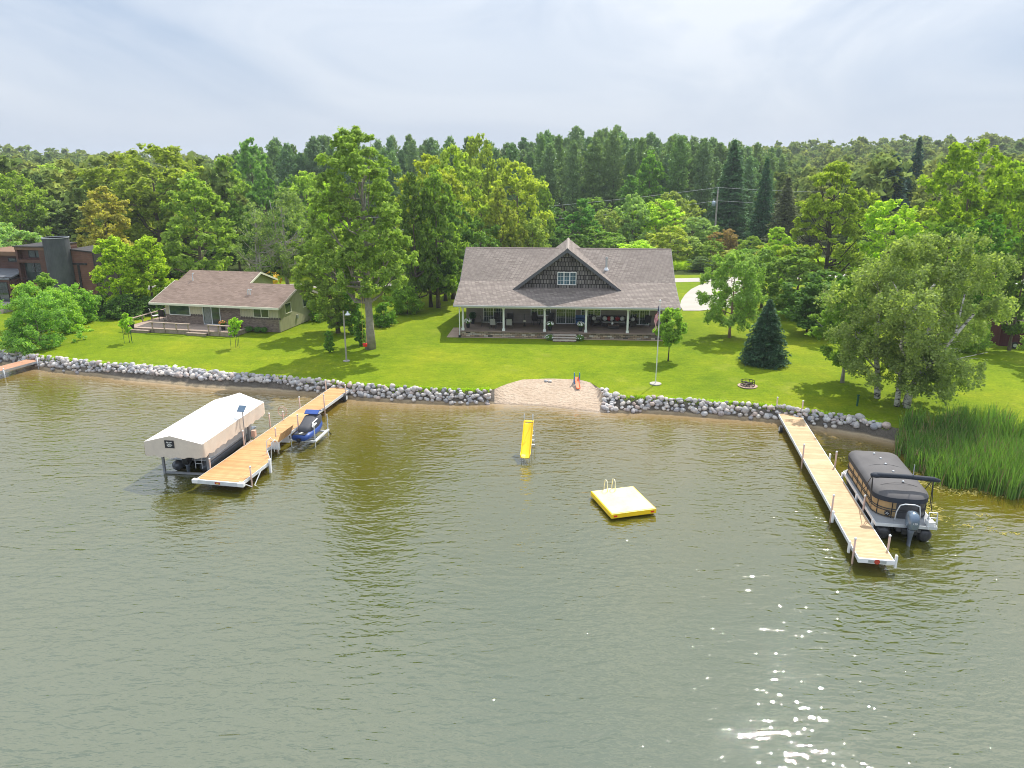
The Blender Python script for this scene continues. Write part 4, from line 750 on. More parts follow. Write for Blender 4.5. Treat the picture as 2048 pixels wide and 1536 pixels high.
for k in range(3): MB().tube([(0,0,.3),(.3*cos(k*2.1),.3*sin(k*2.1),0)],.018,5).build('leg',DARK,o)
a,b,_,_=0,0,0,0
x,y=HF.on_y(1033.6,611,4.1); o=placed('wall_clock','round dark rimmed clock on the porch wall','clock',x,4.12,0,None,z=0); MB().lathe([(.30,0),(.36,.015),(.36,.05),(.30,.055)],(0,-.055,3.86),22,0,'y').build('rim',DARK,o); MB().lathe([(.29,-.062),(.29,-.056)],(0,0,3.86),22,0,'y').build('face',CUSHW,o)
hh=MB(); hh.bar((0,-.068,3.86),(.10,-.068,3.98),.02,.006); hh.bar((0,-.068,3.86),(-.17,-.068,3.90),.015,.006); hh.build('hands',DARK,o)
x,y=onp(1162,650); o=placed('patio_cooler','blue slatted bench cart behind the fourth porch column','cooler',x,min(y+.45,3.75),0); MB().bx(-.55,.55,-.25,.25,.50,.60).build('top',BLUE,o); MB().bx(-.5,.5,-.2,.2,.15,.42).build('body',BLUE,o)
for sx_ in(-.48,.48): 
    for sy_ in (-.18,.18): MB().bx(sx_-.03,sx_+.03,sy_-.03,sy_+.03,0,.495).build('leg',BLUE,o)
MB().bx(-.55,.55,.26,.30,.6,.92).build('back',BLUE,o)
def wicker(x,y,rz,label,w=.8,cush=(),cat='armchair',name='wicker_armchair'):
    o=placed(name,label,cat,x,min(y,3.45),rz)
    MB().bx(-w/2,w/2,-.38,.38,.12,.36).build('base',DWICK,o,bevel=.03); MB().prism([(-w/2,.30,.365),(-w/2,.46,.95),(-w/2,.56,.92),(-w/2,.42,.365)],(w,0,0)).build('backrest',DWICK,o,bevel=.02)
    for s in (-1,1): MB().bx(s*w/2-.05,s*w/2+.05,-.36,.30,.365,.62).build('arm',DWICK,o,bevel=.03)
    n=max(1,round((w-.1)/.62)); cw=(w-.12)/n
    for k in range(n): MB().bx(-w/2+.06+k*cw+.01,-w/2+.06+(k+1)*cw-.01,-.37,.28,.37,.49).build('seat_cushion',CUSH,o,bevel=.03)
    for (cx_,mt,tl) in cush:
        q=MB(); q.ball((0,0,0),(.24,.10,.22),10,6); c=q.build('pillow',mt,o,True); c.location=(cx_,.20,.70); c.rotation_euler=(R(-18),R(tl),0)
    return o
x,y=onp(1190,652); wicker(x,y+.1,R(35),'dark wicker armchair with a patterned pillow left of the sofa',.8,[(0,CUSHW,10)])
x,y=onp(1226,648); wicker(x,y+.25,0,'long dark wicker sofa with white and red pillows under the eave','' or 2.3,[(-.85,CUSHW,8),(-.42,CUSHR,-8),(-.2,CUSHW,5),(.35,CUSHR,6),(.82,CUSHW,-6)],'sofa','wicker_sofa')
x,y=onp(1226,656); o=placed('coffee_table','dark wicker coffee table in front of the sofa','table',x,2.2,0); MB().bx(-.55,.55,-.28,.28,.38,.43).build('tabletop',mk('brown_table',(.09,.05,.04),.4),o); MB().bx(-.5,.5,-.24,.24,.08,.376).build('base',DWICK,o)
TX=HF.W(x,y,0)
o=placed('water_pitcher','white pitcher standing on the dark coffee table','pitcher',x-.12,2.2,0,None,FZ+.431); MB().lathe([(.07,0),(.09,.1),(.06,.2),(.07,.26)],(0,0,0),10).build('body',WHITE,o); MB().tube([(.07,0,.05),(.14,0,.12),(.07,0,.22)],.012,5).build('handle',WHITE,o)
x,y=onp(1262,654); wicker(x,y+.1,R(-60),'dark wicker armchair behind the fifth porch column',.8,[(0,CUSHW,10)])
x,y=onp(1293,650); sling_chair(x,y+.2,R(-15),'dark sling chair by the right glass door',None,DWICK)
def blooms(name,label,cat,loc,rad,h,petal,nfl,leafc,pot=True,potr=.2,poth=.38,seed=1,pr=.05):
    g=np.random.default_rng(seed); o=thing(name,label,cat,loc)
    if pot: MB().lathe([(potr*.75,0),(potr,poth),(potr*1.06,poth),(potr*.95,poth-.03)],(0,0,0),14).build('pot',POT,o)
    z0=poth if pot else 0; n=700; d=g.normal(size=(n,3)); d/=np.linalg.norm(d,axis=1,keepdims=True); P=d*g.uniform(.3,1,(n,1))**.5*np.array([rad,rad,h/2])+np.array([0,0,z0+h/2]); nn=d+g.normal(size=(n,3))*.5; nn/=np.linalg.norm(nn,axis=1,keepdims=True)
    V,F=leaf_quads(P,nn,.055,.03,g); c=mobj('foliage',npmesh('foliage',V,F,LEAF),o); c.color=(*leafc,1)
    if nfl:
        n=nfl; d=g.normal(size=(n,3)); d[:,2]=np.abs(d[:,2])*.9-.15; d[:,1]-=.3; d/=np.linalg.norm(d,axis=1,keepdims=True); P=d*np.array([rad,rad,h/2])*1.04+np.array([0,0,z0+h/2]); V=[];Fq=[]
        V,F=leaf_quads(np.repeat(P,3,0)+g.normal(size=(3*n,3))*.012,np.repeat(d,3,0)+g.normal(size=(3*n,3))*.3,pr,pr*.8,g); mobj('blossoms',npmesh('blossoms',V,F,petal),o)
    return o
for px,py,lab in [(936,655,'white flowers in a dark pot at the left corner of the porch'),(1100,661,'white flowers in a dark pot left of the porch steps, beside the third column'),(1161,662,'white flowers in a dark pot right of the porch steps')]:
    x,y=onp(px,py); blooms('potted_flowers',lab,'plant pot',HF.W(x,y,FZ),.34,.5,PETW,42,(.06,.12,.03),seed=px,pr=.06)
x,y=onp(945,648); blooms('potted_palm','dark leafy plant in a black pot against the left of the porch wall','plant pot',HF.W(x,y+.2,FZ),.38,.75,PETW,0,(.02,.05,.015),poth=.45)
for px,lab in [(1099,'white and lilac flower clump left of the porch steps on the ground'),(1160,'pale flower clump right of the porch steps on the ground')]:
    x,_=HF.on_y(px,674,-.35); blooms('flower_clump',lab,'flowers',HF.W(x,-.25,1.22),.42,.55,PETW,30 if px<1120 else 14,(.08,.13,.04),False,seed=px+1,pr=.045)
x,y=HF.on_z(1350,678,1.4); q=at(1350,679); blooms('flower_bowl','bowl of pink and white flowers on the lawn behind the small round tree','flowers',(q.x,q.y,q.z),.42,.35,mk('peach_petals',(.8,.45,.25),.8),40,(.1,.16,.05),True,.36,.22,88,.07).children[0].data.materials.clear()
bpy.data.objects[[o.name for o in bpy.data.objects if o.name.startswith('flower_bowl')][0]].children[0].data.materials.append(WHITE)
# ================= cottage =================
ang=R(-12.5); CF=Frame(-22.38-12.45*cos(ang),71.11-12.45*sin(ang),ang); CR=[(.20,.145,.115),(.26,.19,.155),(.31,.23,.19),(.23,.17,.14)]
CROOF=shingle_mat('brown_shingles',CR,.14,.40,'z',2.6,.35,(.15,.10,.085),.6,.45); CREAMS=siding_mat('cream_board_and_batten',(.58,.53,.38),.30,True,.1,.6); OLIVES=siding_mat('green_board_and_batten',(.36,.35,.22),.30,True,.12,.6)
BRICK=shingle_mat('brown_brick',[(.16,.11,.09),(.26,.19,.155),(.36,.28,.24),(.20,.14,.115),(.30,.22,.18)],.075,.22,'x',1.0,.5,(.26,.23,.2),2,.2); SCAL=mk('scallop_trim',(.13,.10,.085),.8)
ct=thing('cottage','small low cottage with a brown roof, brick front and wooden deck','house',CF.W(0,0,0),ang); CW=12.45; CD=7.0; ez=3.78; rz_=5.32
cpx=lambda x,y,yy=0: CF.on_y(x,y,yy)
m=MB(); m.prism([(0,y,z) for y,z in [(-.85,ez),(3.5,rz_),(7.6,ez+.1),(7.6,ez-.02),(3.5,rz_-.15),(-.85,ez-.12)]],(CW+.45+1.1,0,0)); rf=m.build('roof',CROOF,ct); rf.location=(-1.1,0,0)
MB().bx(-1.12,CW+.47,-.93,-.855,ez-.20,ez+.0).build('fascia',CREAM,ct)
for xx in (-1.145,CW+.452): MB().prism([(xx,y,z) for y,z in [(-.85,ez),(3.5,rz_+.01),(7.6,ez+.1),(7.6,ez-.12),(3.5,rz_-.22),(-.85,ez-.22)]],(.04,0,0)).build('rake_board',WOODG if xx>0 else CREAM,ct)
bz_=2.5
xd0,_=cpx(409,640); xd1,_=cpx(441,640); xw0,_=cpx(339,620); xw1,_=cpx(379,620); xb1,_=cpx(482,640); xs0,_=cpx(508,625); xs1,_=cpx(537,625)
m=MB(); m.bx(0,CW,0,.12,1.2,bz_,0); m.bx(xd1+.05,xb1,-.02,-.001,bz_,ez+.1,0); m.build('brick_wall',BRICK,ct)
m=MB(); m.bx(0,xw1+.1,.0,.12,bz_+.001,ez+.15); m.bx(xw1+.1,CW,.001,.12,bz_+.001,ez+.15); m.build('wall',CREAMS,ct)
m=MB(); m.prism([(CW+.001,0,1.25),(CW+.001,CD,1.25),(CW+.001,CD,3.85),(CW+.001,3.5,5.13),(CW+.001,0,3.92)],(-.14,0,0)); m.bx(0,CW-.15,CD-.12,CD,1.25,3.75); m.prism([(0,.125,1.25),(0,CD-.13,1.25),(0,CD-.13,3.85),(0,3.5,5.13),(0,.125,3.9)],(.12,0,0)); m.build('side_wall',OLIVES,ct)
m=MB()
for x0,x1 in [(xw1+.08,xd0-.06),(xb1+.02,CW)]:
    k=x0
    while k<x1-.1: m.lathe([(.12,-.04),(.12,-.012)],(k+.12,0,bz_+.02),10,0,'y'); k+=.27
m.build('scalloped_trim',SCAL,ct)
window(ct,xw0+.06,xw1,2.52,3.52,-.002,1,1,1); window(ct,xd0,xd1,1.72,3.62,-.003,2,1,1,name='sliding_door',tr=ALUW); window(ct,xs0,xs1,2.66,3.46,-.002,2,1,1,tr=CREAM)
q=MB(); 
for k in range(9): q.bx(xd0+.08+k*.08,xd0+.14+k*.08,-.028,-.023,1.76,3.58)
q.build('curtain',mk('pale_curtain',(.30,.31,.29),.8,0,.2,4),ct)
for x0,x1,yt,yb in [(570.5,581.5,608,627),(606,615.5,595,613.5)]:
    y0,z0=CF.on_x(x0,yb,CW); y1,_=CF.on_x(x1,yb-3,CW); _,z1=CF.on_x(x0,yt,CW); window(ct,y0,y1,z0,z1,CW+.002,1,1,1,axis='x',side=1,tr=CREAM)
y_,z_=CF.on_x(593,624,CW)
MB().bx(CW+.003,CW+.14,y_-.12,y_+.12,1.95,2.3).build('meter_box',STEEL,ct)
def hook_vent(par,x,y,z,h=.55): 
    MB().tube([(x,y,z-.15),(x,y,z+h*.7),(x+.06,y,z+h),(x+.18,y,z+h*1.02)],.055,8).build('roof_vent',ALUW,par)
for px,py,yy in [(496,583,1.3),(500.5,583.5,1.3),]:
    x,z=CF.on_y(px,py+4,yy); hook_vent(ct,x,yy,ez+(yy+.85)*.354,.5)
x,z=CF.on_y(381,561,3.2); hook_vent(ct,x,3.6,rz_,.75)
# rear garage
gf=Frame(-28.0-8.6*cos(R(-11)),83.4-8.6*sin(R(-11)),R(-11)); ga=thing('garage','brown roofed garage with green gable standing behind the cottage','garage',gf.W(0,0,0),R(-11))
m=MB(); m.prism([(0,y,z) for y,z in [(-3.6,4.05),(0,5.35),(3.6,4.05),(3.6,3.92),(0,5.2),(-3.6,3.92)]],(8.7,0,0)); m.build('roof',CROOF,ga)
m=MB(); m.bx(.3,8.35,-3.1,3.1,1.2,4.07); m.prism([(8.2,-3.1,4.07),(8.2,3.1,4.07),(8.2,0,5.17)],(.15,0,0)); m.prism([(.3,-3.1,4.07),(.3,3.1,4.07),(.3,0,5.17)],(.15,0,0)); m.build('wall',siding_mat('green_lap_siding',(.33,.34,.17),.16),ga)
for xx in (8.702,): MB().prism([(xx,y,z) for y,z in [(-3.62,4.06),(0,5.37),(3.62,4.06),(3.62,3.86),(0,5.15),(-3.62,3.86)]],(.05,0,0)).build('rake_board',CREAM,ga)
# deck
DK=plank_mat('deck_boards',(.40,.31,.26),(.47,.37,.31),.14,'x',.8,(.15,.11,.09),.08)
def cz(px,py,z): return CF.on_z(px,py,z)
DZ=1.62; fl_=cz(246,655,DZ); fr_=cz(463,668,DZ); bl_=(cz(318,633,DZ)[0],5.0)
x0=fl_[0]; x1=fr_[0]; yf=-2.75
dk=thing('deck','low wooden deck with bench rails wrapping the cottage front','deck',CF.W(0,0,0),ang)
MB().bx(x0,-.01,yf,4.2,DZ-.06,DZ).bx(-.01,x1,yf,-.03,DZ-.06,DZ).build('decking',DK,dk); MB().bx(x0+.02,x1-.02,yf+.03,yf+.08,1.2,DZ-.065).bx(x0+.02,x0+.07,yf+.09,4.15,1.2,DZ-.065).bx(x1-.07,x1-.02,yf+.09,-.05,1.2,DZ-.065).build('skirt',WOOD,dk)
def rail(p0,p1,n,h=.62):
    p0,p1=Vector(p0),Vector(p1); o=MB().bar(p0+Vector((0,0,h)),p1+Vector((0,0,h)),.26,.05).build('rail',WOOD,dk)
    for k in range(n):
        q=p0.lerp(p1,(k+.12)/(n-.76) if n>1 else .5); MB().bx(q.x-.05,q.x+.05,q.y-.05,q.y+.05,DZ-.3,DZ+h-.03).build('post',WOOD,dk)
fx=lambda px: CF.on_y(px,665,yf)[0]
rail((fx(304),yf-.03,DZ),(fx(381),yf-.03,DZ),4); rail((fx(416),yf-.03,DZ),(fx(460),yf-.03,DZ),3); rail((x0+.06,yf+1.0,DZ),(x0+.06,4.1,DZ),5,.66); rail((x0,yf-.03,DZ),(fx(266),yf-.03,DZ),2)
for a_,b_ in [(fx(262),fx(302)),(fx(377),fx(416))]: MB().bx(a_,b_,yf-.42,yf-.01,1.40,1.47).bx(a_+.05,b_-.05,yf-.36,yf-.05,1.2,1.395).build('step',WOOD,dk)
def cput(px,py,z=DZ+.002): x,y=CF.on_z(px,py,z); return CF.W(x,y,z)
def lounge(loc,rz,label,mat):
    o=thing('patio_chair',label,'chair',loc,rz); MB().prism([(-.3,-.28,.42),(-.3,.28,.38),(-.3,.28,.42),(-.3,-.28,.46)],(.6,0,0)).build('seat',mat,o); MB().prism([(-.29,.28,.40),(-.29,.48,1.15),(-.29,.52,1.15),(-.29,.33,.40)],(.58,0,0)).build('backrest',mat,o)
    for s in (-.3,.3):
        MB().tube([(s,-.3,0),(s,-.28,.62),(s,.34,.62)],.018,6).build('leg',DARK,o); MB().tube([(s,.4,0),(s,.30,.45)],.018,6).build('leg',DARK,o)
lounge(cput(329,640),R(170),'black high backed chair on the cottage deck by the corner',BLACK); lounge(cput(312,639),R(120),'white and grey folding chair on the cottage deck near the rail',CUSHW); lounge(CF.W(-.75,1.6,DZ),R(165),'striped white chair leaning behind the black deck chair',CUSHW)
blooms('potted_plant','green plant in a black pot by the left deck steps','plant pot',cput(265,657),.28,.4,PETY,0,(.13,.2,.04),seed=71)
def planter(px,py,label,petal,n,leafc,seed):
    p=cput(px,py); o=blooms('flower_planter',label,'planter',(p.x,p.y,p.z),.36,.42,petal,n,leafc,True,.24,.5,seed,.07); o.children[0].data.materials.clear(); o.children[0].data.materials.append(mk('terracotta',(.50,.20,.06),.8))
planter(447,660,'orange planter with purple flowers beside the cottage sliding door',PETP,34,(.07,.13,.03),72)
p=CF.W(xb1+.2,-1.0,1.3); blooms('flower_clump','dark red leaved plant right of the orange planter','flowers',p,.45,1.0,mk('dark_red_petals',(.2,.02,.04),.8),60,(.06,.05,.03),False,seed=73)
for k,(x,w__) in enumerate([(9.3,.5),(10.3,.4),(11.0,.35)]): blooms('low_shrub','low green bush %s against the cottage brick wall'%['nearest the deck','in the middle','farthest from the deck'][k],'shrub',CF.W(x,-.55,1.28),w__,.5,PETW,0,(.06,.12,.03),False,seed=80+k)
p=CF.W(13.4,7.2,1.3); blooms('flower_clump','tall yellow flowers behind the cottage roof beside the road','flowers',HF.W(-26.5,23.0,1.3),1.1,2.6,PETY,60,(.10,.17,.03),False,seed=90,pr=.16)
# ================= brown timber house (left edge) =================
BF=Frame(-62,86.6,R(-8)); BR=siding_mat('brown_lap_siding',(.115,.058,.045),.20,False,.2,.35); BRL=siding_mat('light_brown_fascia',(.20,.115,.07),2.0); TOW=siding_mat('tower_cladding',(.085,.09,.095),.22,True,.25,.6,.85); BLK=mk('black_trim',(.03,.025,.025),.7)
bh=thing('timber_house','dark brown angular timber house with a round grey tower','house',BF.W(0,0,0),BF.rz)
def bp(px,py,y=0): return BF.on_y(px,py,y)
xa,zt=bp(28,492); xb,_=bp(80,492); _,zw0=bp(50,521); _,zf=bp(50,500); _,zg1=bp(50,527); _,zg0=bp(50,563); _,zb=bp(50,571)
m=MB(); m.bx(xa,xb+.7,.6,5,1.2,zf); m.bx(xb-.35,xb+.7,0,.599,1.2,zt-.15); m.bx(xa,xa+.25,0,.599,zb,zt-.15); m.bx(xa+.25,xb-.35,.0,.599,zw0-.25,zw0+.1); m.build('wall',BR,bh)
MB().bx(xa,xb+.7,-.06,5,zf,zt-.1).build('upper_wall',BRL,bh); MB().bx(xa-.1,xb+.75,-.15,5.1,zt-.1,zt).build('roof_edge',BLK,bh)
window(bh,xa+1.2,xb-.45,zw0+.35,zf-.12,.59,2,1,1,tr=BLK); window(bh,xa+.5,xb-.45,zg0+.05,zg1,.59,2,1,1,GLASS,tr=BLK,name='sliding_door')
x_,_=bp(10,575); bx1,_=bp(84,575)
m=MB().bx(x_,bx1,-1.5,.55,zb-.12,zb+.1); bal=m.build('balcony',mk('ochre_fascia',(.42,.25,.10),.8),bh); rr=MB(); rr.bar((x_,-1.45,zb+1.1),(bx1,-1.45,zb+1.1),.05,.05)
k=x_
while k<bx1: rr.tube([(k,-1.45,zb+.1),(k,-1.45,zb+1.1)],.02,5); k+=.35
rr.build('railing',BLK,bal)
# left wing with sloping roof
xl0,_=bp(-60,520); zl1=bp(10,503,1.0)[1]; zl2=bp(10,512,1)[1]
m=MB(); m.bx(xl0,xa-.02,1.4,6,1.2,zl2+.05); m.build('left_wall',BR,bh); MB().bx(xl0,xa-.03,.9,6,zl2+.06,zl1).build('upper_wall',BRL,bh); window(bh,xa-2.2,xa-.5,zw0-.3,zl2-.3,1.38,2,1,1,tr=BLK)
MB().prism([(xl0,1.35,bp(0,540,0)[1]),(xl0,-1.6,bp(0,557,-1.6)[1]),(xl0,-1.6,bp(0,557,-1.6)[1]-.15),(xl0,1.35,bp(0,540,0)[1]-.15)],(xa-xl0-.05,0,0)).build('lean_to_roof',mk('dull_metal_roof',(.16,.17,.19),.5),bh)
MB().bx(xl0,xa-.1,-1.5,1.35,1.2,bp(0,560,-1.5)[1]).build('lean_to_wall',BR,bh)
window(bh,bp(2,600,-1.5)[0],bp(20,600,-1.5)[0],1.9,4.0,-1.502,1,1,1,tr=BLK)
# right wing
xr0,_=bp(120,520,1.5); xr1,_=bp(187,520,1.5); zr0=bp(122,497,1.5)[1]; zr1=bp(187,505,1.5)[1]; zm=bp(150,527,1.5)[1]
m=MB(); m.prism([(xr0,1.5,1.2),(xr1,1.5,1.2),(xr1,1.5,zr1),(xr0,1.5,zr0)],(0,.3,0)); m.bx(xr0,xr1,1.8,7.5,1.2,zr1-.5); m.build('right_wall',siding_mat('red_brown_siding',(.19,.092,.068),.22,False,.15,.4),bh)
m=MB(); m.bx(xr0,xr1-.9,1.40,1.495,zm-.12,zm+.06); xk,_=bp(162,560,1.5); m.bx(xk-.12,xk+.12,1.38,1.46,1.2,zm-.13); m.bar((xr0,1.44,zr0+.05),(xr1+.05,1.44,zr1+.05),.14,.14); m.bx(xr1-.02,xr1+.12,1.44,7.5,1.2,zr1-.05); m.build('trim',BLK,bh)
MB().prism([(xr0,1.8,zr0-.25),(xr1,1.8,zr1-.25),(xr1,1.8,zr1-.35),(xr0,1.8,zr0-.35)],(0,5.8,0)).build('right_roof',BLK,bh)
# tower
xt0,_=bp(79.5,520,-.3); xt1,_=bp(123,520,-.3); rt=(xt1-xt0)/2; ztt=bp(100,478,-.3)[1]
MB().lathe([(rt*1.02,1.0),(rt*1.0,ztt)],((xt0+xt1)/2,1.0,0),28).build('tower',TOW,bh,False); MB().lathe([(rt+.05,ztt+.0),(rt+.05,ztt+.07),(rt-.06,ztt+.07),(rt-.06,ztt-.6)],((xt0+xt1)/2,1.0,0),28).build('tower_rim',STEEL,bh)
dq=hz(8,617,1.9); MB().bx(xl0,bp(18,612,-4)[0],-5.5,-1.6,1.2,1.85).build('terrace',WOODG,bh)
# dark shed at the right edge
p=at(2022,700); o=thing('shed','dark red shed half hidden behind foliage at the right edge','shed',(p.x+2.2,p.y+1,p.z),R(-14)); MB().bx(-2.4,2.6,0,3.6,-.1,2.0).build('wall',siding_mat('dark_red_boards',(.10,.03,.035),.18,True),o); MB().prism([(-2.7,-.3,1.95),(2.9,-.3,1.95),(2.9,1.8,2.9),(-2.7,1.8,2.9)],(0,0,.08)).prism([(-2.7,1.8,2.9),(2.9,1.8,2.9),(2.9,3.9,1.95),(-2.7,3.9,1.95)],(0,0,.08)).build('roof',mk('dark_shed_roof',(.05,.02,.025),.8),o); MB().bx(-.5,.5,-.05,-.002,0,1.8).build('door',BLK,o)
wl=MB(); wl.lathe([(.30,-.12),(.32,-.06),(.30,0)],(0,0,.3),16,0,'y'); q=thing('spare_wheel','round wheel leaning against the dark red shed','wheel',(p.x+.6,p.y+.55,p.z),R(-14)); wl.build('tyre',RUBBER,q); MB().lathe([(.16,-.14),(.16,-.01)],(0,0,.3),12,0,'y').build('rim',STEEL,q)
# white car glimpsed in the drive on the far right
p=hz(2044,572,1.9); o=thing('parked_car','white car glimpsed between the trees at the right edge','car',(p.x+1.4,p.y,gz(p.x,p.y)),R(4))
sec=lambda y,zs: [(x_,y*s__,z_) for x_,z_ in zs for s__ in (1,)]
body=[(-2.2,.5),(-2.2,.85),(-1.3,1.0),(-.8,1.45),(.9,1.48),(1.5,1.05),(2.25,.9),(2.3,.45)]
MB().prism([(x_,-.85,z_) for x_,z_ in body],(0,1.7,0)).build('body',WHITE,o,bevel=.06); MB().prism([(x_,-.86,z_) for x_,z_ in [(-1.2,1.03),(-.75,1.38),(.85,1.40),(1.35,1.06)]],(0,1.72,0)).build('window',GLASS,o)
for x_ in (-1.35,1.4):
    for y_ in (-.86,.68): MB().lathe([(.33,0),(.33,.18)],(x_,y_,.33),16,0,'y').build('wheel',RUBBER,o)
# ================= docks =================
DKL=plank_mat('orange_dock_boards',(.52,.29,.125),(.68,.40,.19),.14,'x',.65,(.30,.14,.05),.05,2.4); DKR=plank_mat('tan_dock_boards',(.52,.35,.20),(.66,.46,.28),.14,'x',.65,(.30,.18,.09),.05,2.4); DKF=plank_mat('reddish_dock_boards',(.46,.24,.15),(.54,.30,.20),.14,'x',.7,(.18,.09,.05),.06,2.4)
LOGO=mk('red_label',(.55,.06,.03),.5); LOGY=mk('yellow_label',(.8,.5,.05),.5); POLY=mk('white_bumper',(.82,.82,.83),.4,0,.05,2)
def dpost(par,x,y,z0,z1,r=.045,mat=None):
    o=MB().tube([(x,y,z0),(x,y,z1)],r,10).build('post',mat or PVC,par,True); MB().lathe([(r+.012,z1-.02),(r+.014,z1+.04),(r*.5,z1+.07)],(x,y,0),10).build('post_cap',POLY,o,True); return o
def bumper(par,x,y,z0,z1): MB().bx(x-.05,x+.05,y-.07,y+.07,z0,z1).build('bumper',POLY,par,bevel=.02)
def dframe(mb,x0,x1,y0,y1,z): mb.bx(x0-.035,x0-.003,y0,y1,z-.19,z-.005); mb.bx(x1+.003,x1+.035,y0,y1,z-.19,z-.005)
def wheel(par,x,y,z,side=1): 
    o=MB().lathe([(.20,0),(.26,.03),(.26,.17),(.20,.2)],(x,y,z),16,0,'x').build('wheel',RUBBER,par,True); MB().lathe([(.16,-.012),(.16,.212)],(x,y,z),14,0,'x').build('hub',ALUW,o)
# right dock
p0=(hz(1720.6,1120,.6)+hz(1787,1120,.6))/2; p1=(hz(1557,818,.75)+hz(1596,819,.75))/2; dv=Vector((p1.x-p0.x,p1.y-p0.y)); RL=dv.length; ra=-math.atan2(dv.x,dv.y); RF=Frame(p0.x,p0.y,ra)
rd=thing('dock','long straight tan dock on the right with the pontoon boat beside it','dock',(p0.x,p0.y,0),ra); w_=.70; DZR=.60
segs=[(0,5.1),(5.115,10.2),(10.215,15.3),(15.315,RL)]
for a,b in segs: MB().bx(-w_,w_,a+(.11 if a==0 else 0),b,DZR-.05,DZR).build('deck_section',DKR,rd)
m=MB(); dframe(m,-w_,w_,.1,RL,DZR); m.build('side_frame',ALUW,rd)
MB().prism([(-w_-.04,.0,DZR-.2),(w_+.04,.0,DZR-.2),(w_+.06,.10,DZR-.2),(-w_-.06,.10,DZR-.2)],(0,0,.215)).build('end_cap',POLY,rd,bevel=.02); lb=MB().bx(-.34,.40,-.008,-.001,DZR-.15,DZR-.03).build('name_plate',STEEL,rd); MB().lathe([(.12,-.012),(.12,-.009)],(.02,0,DZR-.09),14,0,'y',1,1).build('emblem',LOGO,lb)
def rdl(px,py,z=DZR): return RF.on_z(px,py,z)
for px,py,h in [(1707,1103,.62),(1773,1097,.62),(1663,1023,.85),(1725,1020,.75),(1612,918,.85),(1664,932,.85),(1562,820,.95),(1601,829,.95)]:
    x,y=rdl(px,py); s=-1 if x<0 else 1; dpost(rd,s*(w_+.085),max(.25,min(RL-.05,y)),-.6,DZR+h)
for s,y in [(-1,1.2),(1,.15),(-1,4.2),(1,3.6),(1,6.4),(1,9.2),(1,12.0)]: bumper(rd,s*(w_+.12),y,DZR-.38,DZR+.22)
wheel(rd,-w_-.28,RL-2.6,.18)
# left dock
p0=(hz(544.5,891.2,.62)+hz(500,884,.62)*0+hz(486,893,.62))/2; p1=(hz(657+10,769,.8)+hz(701,770,.8))/2
p1=(hz(667.5,769,.75)+hz(701.5,771,.75))/2; p0=(hz(500,883.6,.62)+hz(554.5,883.6,.62))/2; dv=Vector((p1.x-p0.x,p1.y-p0.y)); la=-math.atan2(dv.x,dv.y); ux=dv.normalized()
y_near=hz(440,962,.62).y; back=(p0.y-y_near)/ux.y; q0=Vector((p0.x,p0.y))-ux*back; LD=dv.length+back; LF=Frame(q0.x,q0.y,la)
ld=thing('dock','long orange brown dock on the left with an angled end platform','dock',(q0.x,q0.y,0),la); w_=.76; DZL=.62
pfl=LF.on_z(389.5,955,DZL); pfr=LF.on_z(486,964,DZL); pmr=LF.on_z(529,927,DZL); pdi=LF.on_z(511,908,DZL)
pts=[(-w_,.12),(pfr[0]-.05,.12),(pfr[0]-.05,3.3),(w_,4.9),(-w_,4.9)]
MB().prism([(x,y,DZL-.05) for x,y in pts],(0,0,.05)).build('platform',DKL,ld)
for a,b in [(4.915,9.0),(9.015,13.5),(13.515,LD)]: MB().bx(-w_,w_,a,b,DZL-.05,DZL).build('deck_section',DKL,ld)
m=MB(); m.bx(-w_-.035,-w_-.003,.1,LD,DZL-.19,DZL-.005); m.bx(w_+.003,w_+.035,4.95,LD,DZL-.19,DZL-.005); X1=pfr[0]-.05; m.bx(X1+.003,X1+.035,.1,3.3,DZL-.19,DZL-.005); m.bar((X1+.02,3.31,DZL-.1),(w_+.02,4.93,DZL-.1),.03,.18); m.build('side_frame',ALUW,ld)
MB().prism([(-w_-.04,0,DZL-.2),(X1+.04,0,DZL-.2),(X1+.06,.11,DZL-.2),(-w_-.06,.11,DZL-.2)],(0,0,.215)).build('end_cap',ALUW,ld); 
for x_ in (-w_-.02,X1+.02): MB().bx(x_-.18,x_+.18,-.03,.22,DZL-.21,DZL+.03).build('corner_bumper',POLY,ld,bevel=.04)
lb=MB().bx((X1-w_)/2-.15,(X1-w_)/2+.15,-.012,-.001,DZL-.15,DZL-.03).build('name_plate',LOGO,ld); MB().bx((X1-w_)/2-.07,(X1-w_)/2+.07,-.018,-.013,DZL-.12,DZL-.06).build('emblem',LOGY,lb)
for x_,y_,h in [(-w_-.08,1.6,.55),(X1+.09,1.0,.55),(-w_-.08,5.2,.9),(-w_-.08,8.4,.95),(-w_-.08,10.15,.5),(w_+.09,8.9,.8),(w_+.09,6.0,.9),(-w_-.08,12.6,.75),(w_+.09,12.9,.95),(-w_-.08,16.9,.75),(w_+.09,16.6,.55)]:
    if y_<LD: dpost(ld,x_,y_,-.6,DZL+h)
m=MB(); m.tube([(X1+.09,1.0,-.2),(X1+.09,2.0,DZL-.12)],.03,6).tube([(X1+.09,1.0,.0),(X1+.09,.3,DZL-.15)],.03,6); m.build('brace',ALUW,ld)
MB().bx(X1+.05,X1+.17,2.95,3.12,-.3,DZL+.18).build('bumper',POLY,ld,bevel=.02)
wheel(ld,w_+.05,LD-1.6,.3); MB().bx(w_-.3,w_+.1,LD-1.9,LD-1.1,.2,DZL-.2).build('wheel_bracket',DARK,ld)
